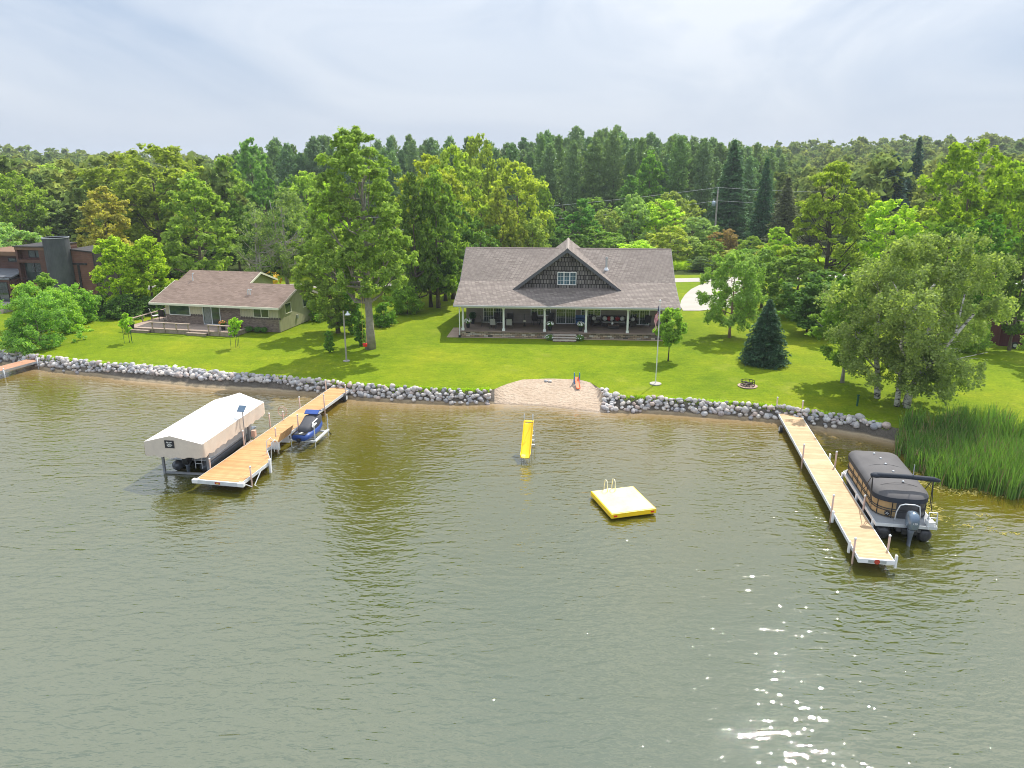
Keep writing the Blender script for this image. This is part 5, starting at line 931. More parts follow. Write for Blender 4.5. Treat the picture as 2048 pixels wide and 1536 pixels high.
# bench and ladder on the dock
bn=thing('dock_bench','wooden bench with a raised backrest on the edge of the left dock platform','bench',LF.W(w_+.12,6.0,DZL),la+R(0)); MB().bx(-.05,.55,-.75,.75,.35,.41).build('seat',DKL,bn,bevel=.01); MB().prism([(.50,-.8,.38),(.55,-.8,.38),(.78,-.8,.95),(.73,-.8,.95)],(0,1.6,0)).build('backrest',DKL,bn)
for y_ in (-.6,.6): MB().bx(0,.5,y_-.03,y_+.03,-.18,.345).build('leg',ALUW,bn)
lx,ly=(X1+w_)/2+.12,4.15
ldr=thing('swim_ladder','metal swim ladder with hooped rails at the angled edge of the left dock','ladder',LF.W(lx,ly,0),la+R(-32))
for s in (-.25,.25): MB().tube([(s,.35,DZL),(s,.35,DZL+.75),(s,.15,DZL+.95),(s,-.12,DZL+.85),(s,-.15,-.6)][::-1] if 0 else [(s,.40,DZL),(s,.40,DZL+.7),(s,.22,DZL+.92),(s,-.02,DZL+.8),(s,-.10,DZL),(s,-.22,-.6)],.024,8).build('rail',ALUW,ldr,True)
for k in range(3): MB().bar((-.25,-.12-.04*k,DZL-.2-.28*k),(.25,-.12-.04*k,DZL-.2-.28*k),.09,.03).build('rung',ALUW,ldr)
br=thing('coiled_hose','ring of rope hanging on the dock post next to the personal watercraft','rope',LF.W(-w_-.08,10.1,0),la); MB().tube([(.33*cos(t_*.52),.05,DZL+.55+.33*sin(t_*.52)) for t_ in range(13)],.022,6).tube([(.28*cos(t_*.52),-.02,DZL+.52+.30*sin(t_*.52)) for t_ in range(13)],.018,6).build('coil',PVC,br)
# far left dock
a0=(hz(61,713,.8)+hz(85,716,.8))/2; a1=(hz(0,730,.65)+hz(0,745,.65))/2; dv=Vector((a0.x-a1.x,a0.y-a1.y)); fa=-math.atan2(dv.x,dv.y); u_=dv.normalized(); o0=Vector((a0.x,a0.y))-u_*12; fd=thing('dock','reddish brown dock cut off by the left edge of the photo','dock',(o0.x,o0.y,0),fa)
MB().bx(-.7,.7,0,12.2,.60,.66).build('decking',DKF,fd); m=MB(); dframe(m,-.7,.7,0,12.2,.66); m.build('side_frame',ALU,fd)
for y_ in (2,5,8.3,11.4): dpost(fd,.79,y_,-.5,.75+(.25 if y_>11 else 0),.04,ALUW)
for y_ in (2,8.3): dpost(fd,-.79,y_,-.5,.75,.04,ALUW)
# ================= boat lift with canopy =================
CANV=mk('beige_canopy_fabric',(.66,.57,.48),.85,0,.07,1.2,6); CANT=mk('pale_canopy_top',(.86,.82,.78),.8,0,.04,.8,5)
lr_=R(-7.4); BL=Frame(-18.57,38.47,lr_); bl=thing('boat_lift','boat lift with a white ridged canopy and hanging beige skirt','boat lift',(-18.57,38.47,0),lr_)
hw,Lc=1.7,7.6
m=MB(); nx,ny=12,16; V=[];F=[]
def cz_(x,y): return 2.76-.49*abs(x)/hw-.015*sin(y*2.7)*(1-abs(abs(x)/hw-.5)*2)
for j in range(ny+1):
    for i in range(nx+1): x=-hw+2*hw*i/nx; y=Lc*j/ny; V.append((x,y+(-.22*(1-abs(x)/hw) if j==0 else .22*(1-abs(x)/hw) if j==ny else 0),cz_(x,y)))
for j in range(ny):
    for i in range(nx): a=j*(nx+1)+i; F.append((a,a+1,a+nx+2,a+nx+1))
m.add(V,F); m.build('canopy_top',CANT,bl,True)
m=MB(); per=[(-hw+2*hw*i/16,-.22*(1-abs(-1+2*i/16)),0) for i in range(17)]+[(hw,Lc*i/36,1) for i in range(1,37)]+[(hw-2*hw*i/16,Lc+.22*(1-abs(1-2*i/16)),0) for i in range(1,17)]+[(-hw,Lc-Lc*i/36,1) for i in range(1,37)]
V=[];F=[]
for i,(x,y,sd_) in enumerate(per):
    top=cz_(max(-hw,min(hw,x)),max(0,min(Lc,y))); dr=.80+.05*sin(i*1.9)
    for q in (0,.35,.7,1): 
        z=(1-q)*top+q*(2.27-dr); o_=(.035*sin(i*1.15+q*2.3)*q+.02*q)*(1 if sd_ else .3); V.append((x+(o_+.004 if x>=hw-.001 else -o_-.004 if x<=-hw+.001 else 0),y+(0 if sd_ else (-.004-o_ if y<1 else .004+o_)),z))
n=len(per)
for i in range(n-1):
    for k in range(3): a=i*4+k; b=(i+1)*4+k; F.append((a,a+1,b+1,b))
m.add(V,F); sk=m.build('canopy_skirt',CANV,bl,True)
sg=MB().bx(-.34,.20,-.235,-.215,2.06,2.50).build('sign_panel',DARK,sk); s2=MB()
for k,(a,b,z) in enumerate([(-.24,.10,2.38),(-.20,.06,2.28),(-.18,.04,2.18)]):
    for j in range(5): x=a+(b-a)*j/5; s2.bar((x,-.24,z+.02*sin(j*2+k)),(x+(b-a)/5*.8,-.24,z+.03*cos(j*1.7+k)),.012,.035)
s2.tube([(-.22,-.24,2.24),(-.07,-.24,2.16),(.10,-.24,2.24)],.012,4); s2.build('sign_lettering',WHITE,sg)
FRM=mk('dull_aluminium_frame',(.33,.34,.36),.5,.3,.15,3)
for x_ in (-1.35,1.35):
    for y_ in (.95,5.9): MB().bx(x_-.06,x_+.06,y_-.06,y_+.06,-.6,2.2).build('lift_post',FRM,bl)
    MB().bx(x_-.05,x_+.05,.3,7.3,2.10,2.18).build('canopy_rail',FRM,bl)
for y_ in (.95,5.9): MB().bx(-1.28,1.28,y_-.05,y_+.05,.02,.14).build('cradle_beam',FRM,bl)
WG=plank_mat('walkway',(.45,.30,.2),(.5,.35,.24),.15,'x'); MB().bx(1.45,1.7,1.9,5.9,.26,.32).build('side_walkway',WOOD,bl)
x_,y_=BL.on_z(489,832,3.15); sp_=MB().tube([(1.82,4.5,.2),(1.82,4.5,2.75)],.03,6).build('panel_pole',FRM,bl); MB().prism([(1.60,4.25,2.72),(2.05,4.25,2.72),(2.05,4.63,2.99),(1.60,4.63,2.99)],(0,-.02,.03)).build('solar_panel',mk('solar_cells',(.10,.16,.24),.25,.2,.1),sp_)
mo=MB(); mo.bx(1.80,2.05,5.3,5.55,.75,1.15); mo.tube([(1.92,5.42,.3),(1.92,5.42,.75)],.05); mo.build('lift_motor',PVC,bl,bevel=.02)
# boat on the lift
WH=mk('white_gelcoat',(.70,.72,.72),.3,0,.06,1.5)
wb=thing('pontoon_boat','white boat with dark outboard raised under the beige canopy','boat',BL.W(0,1.0,-.2),lr_)
for x_ in (-.85,.85): MB().lathe([(.02,.2),(.28,.35),(.30,.9),(.30,5.6),(.2,6.3),(.02,6.5)],(x_,0,.52),16,0,'y').build('pontoon',mk('dark_pontoon',(.12,.13,.15),.35,.4),wb,True)
MB().bx(-1.2,1.2,.45,6.3,.84,.92).build('deck',ALU,wb,bevel=.02); 
m=MB(); ring=[(-1.15,1.0),(-1.0,.75),(1.0,.75),(1.15,1.0),(1.15,5.7),(.8,6.2),(-.8,6.2),(-1.15,5.7)]
m.loft([[(x,y,.925) for x,y in ring],[(x,y,1.62) for x,y in ring],[(x*.96,3.4+(y-3.4)*.97,1.62) for x,y in ring],[(x*.96,3.4+(y-3.4)*.97,1.1) for x,y in ring]],caps=False); m.build('fence',WH,wb); MB().bx(-1.05,1.05,1.0,5.9,1.0,1.30).build('seating',CUSHW,wb,bevel=.05)
def outboard(par,x,y,z,cowl_mat,s=1.0,low=True):
    o=MB(); rs=[]
    for h,w,l,off in [(0,.16,.22,0),(.08,.21,.30,0),(.30,.23,.33,-.01),(.52,.22,.31,-.02),(.66,.17,.24,-.01),(.72,.06,.10,.0)]:
        rs.append([(x+w*s*math.copysign(abs(cos(t_))**.6,cos(t_)),y+off+l*s*math.copysign(abs(sin(t_))**.6,sin(t_)),z+h*s) for t_ in [2*PI*k/20 for k in range(20)]])
    o.loft(rs); c=o.build('outboard_cowl',cowl_mat,par,True)
    m=MB(); m.loft([[(x+w*s*cos(t_),y+l*s*sin(t_),z+h*s) for t_ in [2*PI*k/12 for k in range(12)]] for h,w,l in [(-.001,.14,.20),(-.18,.11,.17),(-.45,.07,.15),(-.75,.06,.14),(-.80,.10,.26),(-.84,.10,.26)]]); m.build('outboard_leg',mk('engine_leg',(.12,.14,.17),.4,.2),par,True)
    m=MB(); m.lathe([(.02,-.34),(.07,-.26),(.07,.12),(.03,.2)],(x,y,z-.93*s),10,0,'y'); 
    for k in range(3):
        a=k*2.09+.5; m.add([(x,y-.24,z-.93*s),(x+.17*cos(a-.4),y-.27,z-.93*s+.17*sin(a-.4)),(x+.20*cos(a),y-.23,z-.93*s+.20*sin(a)),(x+.17*cos(a+.4),y-.19,z-.93*s+.17*sin(a+.4))],[(0,1,2,3)])
    m.build('propeller',ALUW,par); return c
outboard(wb,0,.12,.80,BLACK,.9)
m=MB()
for s in (-.2,.2): m.tube([(s+.62,.2,.5),(s+.62,.2,1.25),(s+.62,.35,1.3)],.02,6)
m.bar((.42,.2,1.1),(.82,.2,1.1),.03,.03); m.bar((.42,.2,.8),(.82,.2,.8),.03,.03); m.build('boarding_ladder',ALUW,wb)
# ================= personal watercraft on its lift =================
st=(-13.08,43.25); hd=R(-8.5); JB=Frame(st[0],st[1],hd); jl=thing('watercraft_lift','small aluminium lift holding the covered personal watercraft','boat lift',(st[0],st[1],0),hd)
for x_,y_ in [(.78,.55),(.78,2.65),(-.72,.4),(-.72,2.6)]: MB().tube([(x_,y_,-.5),(x_,y_,1.45 if x_>0 else 1.2)],.035,8).build('lift_post',ALUW,jl); 
m=MB(); m.bx(.70,.86,.5,2.7,.35,.44); m.bx(-.8,-.64,.4,2.7,.35,.44); m.build('side_rail',ALUW,jl); m=MB(); m.bx(-.64,.70,.5,.6,.32,.42); m.build('cross_beam',ALUW,jl); MB().bx(-.64,.70,2.4,2.5,.32,.42).build('cross_beam',ALUW,jl); MB().tube([(.78,2.65,.3),(.95,3.2,-.3)],.03).build('brace',DARK,jl)
COV=mk('charcoal_cover',(.06,.062,.075),.7,0,.2,2); BLF=mk('blue_vinyl',(.02,.07,.30),.45,0,.12,2)
jz=.62; jt=thing('personal_watercraft','blue and black personal watercraft under a printed cover beside the left dock','watercraft',(st[0],st[1],jz),hd)
def ring(y,hw_,zt,zb,sq=.7,n=20,zc=None): zc=(zt+zb)/2; return [(hw_*math.copysign(abs(cos(t_))**sq,cos(t_)),y,zc+(zt-zb)/2*math.copysign(abs(sin(t_))**sq,sin(t_))) for t_ in [2*PI*k/n for k in range(n)]]
MB().loft([ring(0,.50,.30,-.05),ring(.6,.56,.34,-.14),ring(1.9,.56,.36,-.18),ring(2.7,.42,.44,-.10),ring(3.2,.16,.55,.20),ring(3.3,.04,.56,.45)]).build('hull',BLF,jt,True)
MB().loft([ring(.55,.30,.46,.12),ring(.8,.42,.66,.10),ring(1.5,.50,.80,.10),ring(2.0,.52,1.0,.12),ring(2.6,.43,.88,.2),ring(3.1,.22,.68,.35)]).build('cover',COV,jt,True)
MB().bx(-.36,.36,.05,.62,.305,.345).build('rear_deck',BLACK,jt,bevel=.02)
MB().loft([[(-.44,1.95,1.03),(.44,1.95,1.03),(.44,1.95,1.07),(-.44,1.95,1.07)],[(-.46,2.3,1.17),(.46,2.3,1.17),(.46,2.3,1.22),(-.46,2.3,1.22)],[(-.34,2.85,.98),(.34,2.85,.98),(.34,2.85,1.04),(-.34,2.85,1.04)]]).build('handlebar_cover',BLF,jt)
g_=MB()
for pts in [[(.47,.95,.52),(.54,1.5,.58),(.50,1.5,.68),(.44,.95,.62)],[(.47,1.05,.46),(.53,1.25,.56),(.42,1.3,.74),(.40,1.12,.70)]]: g_.prism(pts,(.03,0,.015))
g_.bar((.40,1.2,.72),(.50,1.75,.84),.08,.03); g_.build('cover_print',WHITE,jt)
g_=MB(); g_.bar((-.08,.20,.352),(.02,.50,.352),.05,.01); g_.bar((.0,.22,.353),(.12,.40,.353),.04,.01); g_.build('deck_print',WHITE,jt)
MB().bx(-.12,.12,-.14,.02,-.1,.12).build('jet_nozzle',BLACK,jt)
# ================= covered pontoon boat on the right =================
NAV=mk('dark_grey_canvas',(.105,.10,.105),.8,0,.12,1.1,30); NAVD=mk('navy_canvas_edge',(.02,.028,.045),.75,0,.2,2); PT=mk('dull_pontoon_tube',(.06,.06,.065),.4,.5,.3,5); TANP=mk('tan_fence_panel',(.40,.27,.13),.4,.1,.12,1.5); DKP=mk('graphite_panel',(.08,.08,.09),.35,.3,.15,2); DCK=mk('grey_boat_deck',(.28,.29,.31),.6,0,.15,2)
pa=R(-10); PF=Frame(17.02,31.78,pa); pb=thing('pontoon_boat','large pontoon boat under a dark grey cover moored at the right dock','boat',(17.02,31.78,0),pa); PW=2.62; PL=6.75
for x_ in (.42,2.2): 
    o=MB().lathe([(.06,-.02),(.22,.0),(.315,.10),(.33,.25),(.33,5.6),(.25,6.2),(.1,6.6),(.02,6.7)],(x_,0,.34),22,0,'y').build('pontoon_tube',PT,pb,True)
MB().bx(.02,PW-.02,.02,6.2,.70,.82).build('rub_rail',BLACK,pb); MB().prism([(0,0,.825),(PW,0,.825),(PW,6.2,.825),(PW-.5,PL,.825),(.5,PL,.825),(0,6.2,.825)],(0,0,.05)).build('deck',DCK,pb); MB().bx(-.035,-.003,.0,6.2,.72,.87).bx(PW+.003,PW+.035,.0,6.2,.72,.87).bx(-.03,PW+.03,-.035,-.003,.72,.87).build('deck_trim',ALUW,pb)
def outline(y0,y1,x0,x1,rb,rf_,n=8):
    P=[]
    for cx,cy,r,a0 in [(x1-rb,y0+rb,rb,-90),(x1-rf_,y1-rf_,rf_,0),(x0+rf_,y1-rf_,rf_,90),(x0+rb,y0+rb,rb,180)]:
        for k in range(n+1): a=R(a0+90*k/n); P.append((cx+r*cos(a),cy+r*sin(a)))
    return P
OL=outline(.62,6.35,.12,PW-.12,.85,.5); n=len(OL)
V=[];F=[];MI=[]
m=MB()
for i in range(n):
    (ax_,ay_),(bx_,by_)=OL[i],OL[(i+1)%n]; L_=math.hypot(bx_-ax_,by_-ay_); k=max(1,int(L_/.5)); left=(ax_<.9 and bx_<.9) or (ay_<1.2 and ax_<1.35 and bx_<1.35)
    mi=0 if left else 1; m.add([(ax_,ay_,.88),(bx_,by_,.88),(bx_,by_,1.78),(ax_,ay_,1.78)],[(0,1,2,3)],mi)
m.build('fence_panel',[TANP,DKP],pb)
tr=MB()
for z in (.93,1.22,1.32): tr.tube([(1.31+(x-1.31)*1.012,3.5+(y-3.5)*1.006,z) for x,y in OL]+[(1.31+(OL[0][0]-1.31)*1.012,3.5+(OL[0][1]-3.5)*1.006,z)],.022,5,0,False)
for i in range(2,n,4): x,y=OL[i]; tr.bx(x-.02,x+.02,y-.02,y+.02,.88,1.78)
for k in range(1,5): tr.bx(.10,.14,.62+.85+k*.85-.03,.62+.85+k*.85+.03,.88,1.78)
tr.build('fence_frame',BLACK,pb)
EM=MB(); EM.lathe([(.13,-.02),(.13,0)],(0,0,0),20,0,'y'); e=EM.build('emblem',BLACK,pb); e.location=(.62,.60,1.12); e.rotation_euler=(0,0,R(-32)); s3=MB()
for k in range(5): s3.bar((.015*cos(k*1.257),-.026,.015*sin(k*1.257)),(.09*cos(k*1.257),-.026,.09*sin(k*1.257)),.035,.008)
s3.build('emblem_star',ALUW,e)
# cover: crowned cloth
def crown(q,zb): return [(1.31+(x-1.31)*q,3.5+(y-3.5)*q,zb+.03*sin(y*3.1)*q) for x,y in OL]
m=MB(); m.loft([crown(1.035,1.66),crown(1.04,1.90)],caps=False); m.build('cover_skirt',NAVD,pb,True)
m=MB(); rings=[crown(1.04,1.90),crown(1.0,2.03),crown(.85,2.10),crown(.6,2.17),crown(.3,2.22),crown(.05,2.24)]; m.loft(rings,caps=False); b_=len(m.v); m.f.append(tuple(range(len(m.v)-n,len(m.v)))); m.m.append(0); cv=m.build('cover',NAV,pb,True)
sm_=MB()
for y_ in (1.55,3.9): sm_.tube([(.14+.1*k*2.34/1,y_+.12*sin(k*.31),(1.93+.31*sin(PI*k/10)**.6)) for k in range(11)] ,.009,4,0,False)
sm_.build('cover_seam',BLACK,cv)
for x_,y_,z_ in [(1.55,1.9,2.23),(1.45,3.1,2.26),(1.35,4.05,2.26),(1.35,4.9,2.23),(1.25,5.7,2.17)]: MB().lathe([(.06,-.01),(.05,.03),(.015,.05)],(x_,y_,z_),10).build('cover_vent',ALUW,cv,True)
# folded bimini
bm=MB(); bm.tube([(-.12,1.35,2.66),(.15,1.32,2.72),(1.4,1.30,2.74),(2.65,1.32,2.68),(2.95,1.36,2.60)],[.09,.13,.11,.12,.08],10); bm.ball((.12,1.34,2.70),(.26,.18,.13),12,8); b2=bm.build('folded_bimini',NAVD,pb,True)
for s in (-.03,PW+.03): bm=MB(); bm.tube([(s,1.2,1.3),(s,1.32,2.6)],.02,6).tube([(s,2.4,1.5),(s,1.4,2.62)],.02,6).tube([(s,.95,1.2),(s,1.28,2.62)],.018,6); bm.build('bimini_frame',BLACK,b2); MB().tube([(1.75,1.32,2.7),(1.73,1.32,3.35)],.022,6).build('light_mast',ALUW,b2)
# ski tow bar
MB().tube([(.88,.30,.87),(.90,.28,1.35),(1.0,.22,1.72),(1.2,.2,1.80),(1.62,.2,1.80),(1.84,.22,1.72),(1.94,.28,1.35),(1.96,.30,.87)],.028,8).build('tow_bar',ALUW,pb,True)
COWL=NT('cowl_silver_blue'); v_=COWL.coord('Object'); COWL.pbr(COWL.ramp(COWL.noise(v_,1.5,3),[(.3,(.16,.21,.28)),(.7,(.24,.30,.38))]),.22,.55); COWL=COWL.m
cw=outboard(pb,1.42,-.32,.86,COWL,1.15)
td=bpy.data.curves.new('num','FONT'); td.body='150'; td.size=.13; td.extrude=.004; td.align_x='CENTER'; td.materials.append(POLY); t0_=bpy.data.objects.new('num',td); COL.objects.link(t0_); bpy.context.view_layer.update(); me_=bpy.data.meshes.new_from_object(t0_.evaluated_get(bpy.context.evaluated_depsgraph_get())); bpy.data.objects.remove(t0_); to=mobj('cowl_number',me_); to.parent=cw; to.location=(1.42,-.722,1.22); to.rotation_euler=(PI/2,0,0);
MB().bx(1.1,1.74,-.28,.0,.50,.70).build('motor_bracket',BLACK,pb); MB().bx(.9,1.95,-.06,.4,.52,.695).build('transom_pod',DKP,pb)
m=MB()
for s in (2.16,2.52): m.tube([(s,-.08,.84),(s,-.12,1.62)],.02,6); m.tube([(s,-.30,.84),(s,-.12,1.6)],.016,6)
for z in (.9,1.12,1.36,1.62): m.bar((2.16,-.12,z),(2.52,-.12,z),.05,.03)
m.build('boarding_ladder',ALUW,pb); MB().bx(2.2,2.5,-.05,.3,.88,1.10).build('ladder_step',POLY,pb)
# ================= water slide =================
s0=Vector((.77,41.05)); s1=Vector((1.03,43.2)); dv=s1-s0; sa=-math.atan2(dv.x,dv.y); sl=thing('water_slide','yellow slide standing in the shallow water','slide',(s0.x,s0.y,0),sa); SL=dv.length
rings=[]
for i in range(15):
    q=i/14; y=SL*q; z=.26+ (1.62*(q**1.15)) if q<.93 else .26+1.62*(.93**1.15)+(q-.93)*.4; z+= .10*max(0,1-q*7); wv_=.27; hh_=.17
    rings.append([(-wv_-.03,y,z+hh_),(-wv_,y,z+hh_),(-wv_*.88,y,z+.02),(0,y,z-.01),(wv_*.88,y,z+.02),(wv_,y,z+hh_),(wv_+.03,y,z+hh_),(wv_,y,z-.03),(0,y,z-.05),(-wv_,y,z-.03)])
MB().loft(rings).build('chute',YEL,sl)
m=MB()
for s in (-.26,.26): m.tube([(s+.10,SL+.75,-.6),(s+.05,SL+.35,1.0),(s,SL+.05,1.95),(s,SL-.05,2.35),(s,SL-.3,2.45),(s,SL-.42,2.05)],.022,7)
m.build('handrail',ALUW,sl,True)
for k in range(5): z=.12+.36*k; y=SL+.62-.145*k; MB().bar((-.2,y,z),(.34-.05*k*.3,y,z),.12,.03).build('rung',ALUW,sl)
m=MB()
for s in (-.24,.24): m.tube([(s,.25,.3),(s,.30,-.6)],.022,6).tube([(s,1.3,.9),(s,1.35,-.6)],.022,6)
m.build('leg',ALU,sl); MB().bx(-.25,.25,SL-.02,SL+.25,1.82,1.86).build('top_step',YEL,sl)
# raft
ry=R(15.5); rc=(5.70,35.34); rf2=thing('swim_raft','square pale yellow swim raft floating in the open water','raft',(rc[0],rc[1],0),ry); YP=mk('pale_yellow_deck',(.86,.78,.36),.6,0,.16,1.6,9)
MB().bx(-1.22,1.22,-1.42,1.42,.10,.36).build('float',YEL,rf2,bevel=.03); MB().bx(-1.16,1.16,-1.36,1.36,.362,.375).build('deck',YP,rf2)
m=MB()
for x_ in (-.42,.02): MB().tube([(x_,1.05,.37),(x_,1.06,.86),(x_,1.2,.98),(x_,1.40,.92),(x_,1.50,.5),(x_,1.52,-.3)],.026,8).build('ladder_rail',mk('cream_rail',(.8,.74,.55),.4),rf2,True)
for k in range(2): MB().bar((-.42,1.51,.05+.25*k),(.02,1.51,.05+.25*k),.08,.03).build('rung',ALUW,rf2)
for x_,y_ in [(-1.0,-1.425),(1.0,-1.425)]: MB().bx(x_-.09,x_+.09,y_-.006,y_-.001,.18,.27).build('cleat_plate',RED,rf2)
# toy slide
q=at(1155,774); ts=thing('toy_slide','small orange and blue toy slide on the sand beach','toy slide',q,R(2)); rg=[]
for i in range(9):
    f=i/8; y=-.55+1.15*f; z=.06+.56*f**1.2; rg.append([(-.15,y,z+.08),(-.13,y,z+.08),(-.12,y,z),(.12,y,z),(.13,y,z+.08),(.15,y,z+.08),(.14,y,z-.04),(-.14,y,z-.04)])
MB().loft(rg).build('chute',ORG,ts)
for s in (-.2,.2): m=MB(); m.prism([(s-.02,.45,0),(s-.02,.62,0),(s-.02,.66,.95),(s-.02,.52,.95)],(.06,0,0)); m.prism([(s-.02,.85,0),(s-.02,.98,0),(s-.02,.66,.7),(s-.02,.60,.7)],(.045,0,0)); m.build('side_panel',BLUE if 0 else mk('toy_blue',(.02,.22,.55),.4),ts)
for k in range(2): MB().bx(-.17,.17,.72+.1*(1-k),.80+.1*(1-k),.18+.22*k,.22+.22*k).build('step',ORG,ts)
for px,py,lab in [(1092,763,'dark grey stone on the sand, left of a matching one'),(1100,764,'dark grey stone on the sand, nearer the toy slide')]:
    q=at(px,py); o=mobj('sand_stone',RKM[3]); o.location=(q.x,q.y,q.z+.03); o.scale=(.32,.3,.35); tag(o,lab,'stone','dark stones on the sand')
# ================= flagpole =================
q=at(1311,768); fp=thing('flagpole','tall white flagpole with a round concrete foot near the beach','flagpole',q); MB().tube([(0,0,0),(0,0,6.25)],[.036,.025],10).build('pole',ALUW,fp); MB().ball((0,0,6.33),.085,10,6).build('finial',POLY,fp,True); MB().lathe([(.44,0),(.44,.06),(.40,.08)],(0,0,0),22).build('concrete_foot',CONC,fp); MB().tube([(.06,0,.9),(.06,0,6.1)],.006,4).build('halyard',CUSHW,fp)
nu,nv=30,26; V=[];F=[];MI=[]
FR=mk('flag_red',(.55,.02,.05),.8,0,.08); FW=mk('flag_white',(.80,.78,.78),.8,0,.05); FB=mk('flag_blue',(.02,.035,.16),.8,0,.1)
for j in range(nv+1):
    for i in range(nu+1):
        u=i/nu; v=j/nv; x=-.05-.30*u*(1-.35*v)-.05*sin(9*u+3*v)*u; y=.10*sin(11*u+2.2*v)*u**.5+.05*sin(20*u); z=6.05-.9*v*(1-.15*u)-1.12*u*(.85+.25*u); V.append((x,y,z))
def fm(i,j):
    u=(i+.5)/nu; v=(j+.5)/nv
    if u<.4 and v<7/13: return 1 if (i%2==1 and j%3==1) else 2
    return 0 if int(v*13)%2==0 else 1
for j in range(nv):
    for i in range(nu): a=j*(nu+1)+i; F.append((a,a+1,a+nu+2,a+nu+1)); MI.append(fm(i,j))
fl=mobj('flag',npmesh('flag',V,F,[FR,FW,FB],MI,True)); fl.location=q; tag(fl,'United States flag hanging limp on the flagpole','flag'); 
# lamp post
q=at(693,722); lp=thing('lamp_post','tall slim lamp post with a white bell shade on the shaded lawn','lamp post',q); MB().tube([(0,0,0),(0,0,4.25)],[.07,.055],10).build('pole',WOODG,lp); MB().lathe([(.28,0),(.28,.05)],(0,0,0),16).build('base_slab',CONC,lp); MB().tube([(0,0,4.1),(.08,0,4.28),(.25,0,4.3),(.32,0,4.2)],.022,6).build('arm',DARK,lp); MB().lathe([(.25,3.90),(.20,3.98),(.08,4.08),(.06,4.2)],(.34,0,0),16).build('lamp_shade',ALUW,lp,True); MB().ball((.34,0,3.92),.06,8,6).build('bulb',POLY,lp,True)
# swings in the big tree
T0=at(741,697)
q=hz(730,690,1.75); sw=thing('baby_swing','red bucket baby swing on yellow ropes under the big tree','swing',(q.x,q.y,gz(q.x,q.y))); 
MB().loft([[(.17*cos(t_),.15*sin(t_),z) for t_ in [2*PI*k/12 for k in range(12)]] for z in (.42,.45)]+[[(.2*cos(t_),.17*sin(t_),z) for t_ in [2*PI*k/12 for k in range(12)]] for z in (.6,.72)]).build('bucket_seat',RED,sw,True)
for s in (-.16,.16): MB().tube([(s,0,.7),(s*.6,0,5.2)],.014,5).build('rope',mk('yellow_rope',(.7,.55,.1),.8),sw)
q=hz(747,682,1.8); sw=thing('rope_swing','pale rope hanging right of the big tree trunk','rope',(q.x,q.y,gz(q.x,q.y))); MB().tube([(0,0,.5),(-.1,0,4.6)],.018,5).build('rope',PETW,sw); MB().lathe([(.12,.44),(.13,.48)],(0,0,0),10).build('seat_disc',WOOD,sw)
# fire ring
q=at(1495,772); fr=thing('fire_ring','black metal fire ring with burnt logs on a pale slab','fire pit',q); MB().lathe([(.72,0),(.72,.04)],(0,0,0),22).build('slab',APRON,fr)
m=MB(); n_=24
for k in range(n_):
    a=2*PI*k/n_; b=2*PI*(k+1)/n_
    for z in (.08,.40): m.bar((.5*cos(a),.5*sin(a),z),(.5*cos(b),.5*sin(b),z),.02,.05)
    if k%2==0: m.bar((.5*cos(a),.5*sin(a),.05),(.5*cos(a)*.99,.5*sin(a)*.99,.42),.03,.02)
m.build('ring',DARK,fr)
for k in range(4): a=k*.8; MB().tube([(-.32*cos(a),-.32*sin(a),.12+.05*k),(.32*cos(a),.32*sin(a),.14+.05*k)],.055,7).build('log',[BARK,WOODG,BARKD,BARK][k],fr)
# spigot post
q=at(1714,812); spg=thing('spigot_post','short green water spigot post on the lawn left of the birch','post',q); MB().bx(-.05,.05,-.05,.05,0,.75).build('post',GREEN_PL,spg); MB().tube([(0,-.05,.62),(0,-.16,.62),(0,-.16,.52)],.02,6).build('tap',DARK,spg); MB().bx(-.09,.09,-.07,.07,.75,.80).build('cap',GREEN_PL,spg)
# pipe stake in the shallows
q=hz(1748,870,0); sk_=thing('marker_pole','thin white pipe stake leaning at the waterline near the reeds','stake',(q.x,q.y,0)); MB().tube([(0,0,-.4),(.12,.1,.95)],.02,6).build('pipe',POLY,sk_); MB().lathe([(.03,.93),(.03,.98)],(.12,.1,0),8).build('cap',ALU,sk_)
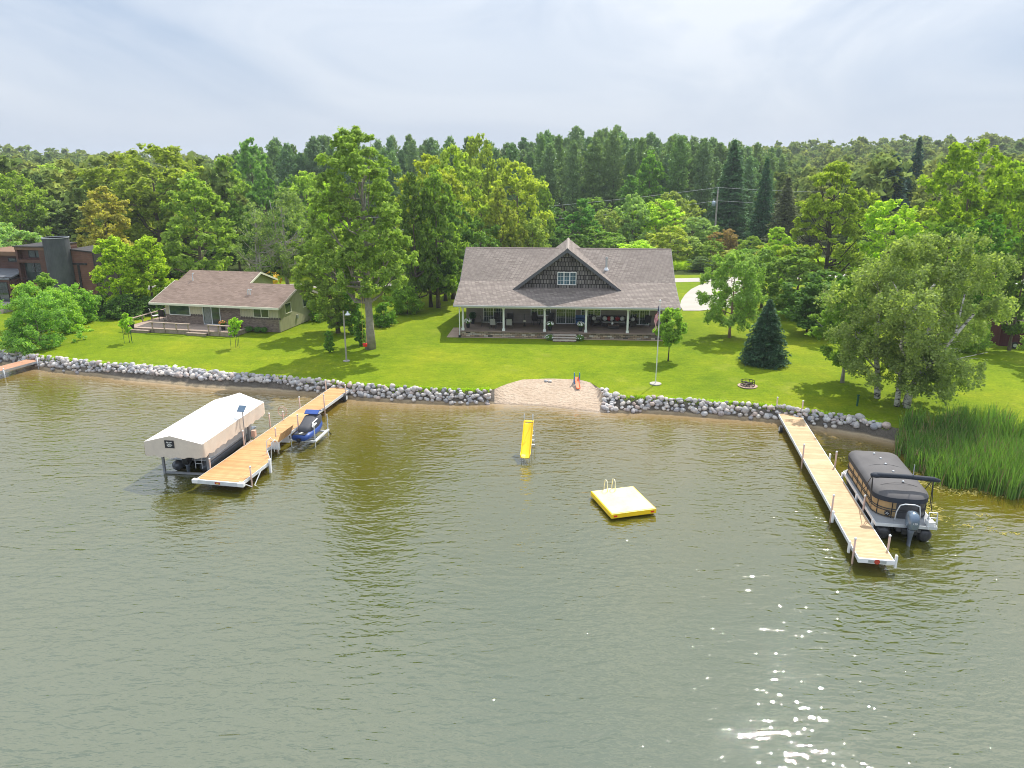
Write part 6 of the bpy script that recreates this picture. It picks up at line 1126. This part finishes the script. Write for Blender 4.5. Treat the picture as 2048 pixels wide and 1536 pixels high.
# ================= utility poles and wires =================
q=hY(1427,500,142); zt=hY(1436,380,142).z; up=thing('utility_pole','tall grey utility pole with a transformer beyond the far lawn','utility pole',(q.x,142,gz(q.x,142))); h_=zt-gz(q.x,142)
MB().tube([(0,0,-.3),(0,0,h_)],[.20,.13],10).build('pole',mk('bleached_pole',(.40,.36,.33),.9,0,.15),up); MB().lathe([(.34,h_-2.9),(.36,h_-2.1),(.22,h_-1.95)],(-.62,0,0),14).build('transformer',mk('pale_blue_steel',(.42,.50,.60),.5,.2),up,True); MB().tube([(-.62,0,h_-1.95),(-.62,0,h_-1.5)],.06,6).build('bushing',WHITE,up); MB().tube([(0,0,h_),(0,0,h_+.5)],.05,6).build('insulator',WHITE,up); MB().bx(-.5,0,-.05,.05,h_-2.3,h_-2.2).build('bracket',STEEL,up)
P0=Vector((q.x,142,0)); zt_=gz(q.x,142)+h_
q2=hY(333,530,122); z2=hY(330,470,122).z; up2=thing('utility_pole','weathered utility pole behind the bright maple beside the cottage','utility pole',(q2.x,122,gz(q2.x,122))); h2=z2-gz(q2.x,122); MB().tube([(0,0,-.3),(0,0,h2)],[.19,.13],10).build('pole',mk('brown_pole',(.25,.18,.14),.9,0,.2),up2); MB().tube([(.3,0,0),(.25,0,h2*.6)],.06,6).build('conduit',ALUW,up2)
def wire(name,lab,a,b,sag):
    a,b=Vector(a),Vector(b); pts=[a.lerp(b,i/20)-Vector((0,0,sag*4*(i/20)*(1-i/20))) for i in range(21)]; o=MB().tube(pts,.016,4,0,False).build(name,STEEL); tag(o,lab,'power line','overhead wires'); return o
wire('power_line','upper overhead wire running left from the transformer pole',(P0.x,142,zt_+.45),(q2.x+0,124,z2+2.0),1.6); wire('power_line','lower overhead wire running left from the transformer pole',(P0.x,142,zt_-1.9),(q2.x+0,124,z2+.1),1.8)
wire('power_line','upper overhead wire running right from the transformer pole',(P0.x,142,zt_+.45),(P0.x+62,150,zt_+.3),1.0); wire('power_line','lower overhead wire running right from the transformer pole',(P0.x,142,zt_-1.9),(P0.x+62,150,zt_-2.0),1.0)

# ---------------- haze ----------------
t=NT('haze'); v_=t.node('VolumePrincipled'); v_.inputs['Color'].default_value=(.80,.88,1,1); v_.inputs['Density'].default_value=.00026; v_.inputs['Anisotropy'].default_value=.3; t.link(v_.outputs[0],t.out.inputs[1])
o=MB().bx(-1500,1500,-60,1800,-5,45).build('haze',t.m); tag(o,'thin pale summer haze over the woods','haze',kind='stuff')
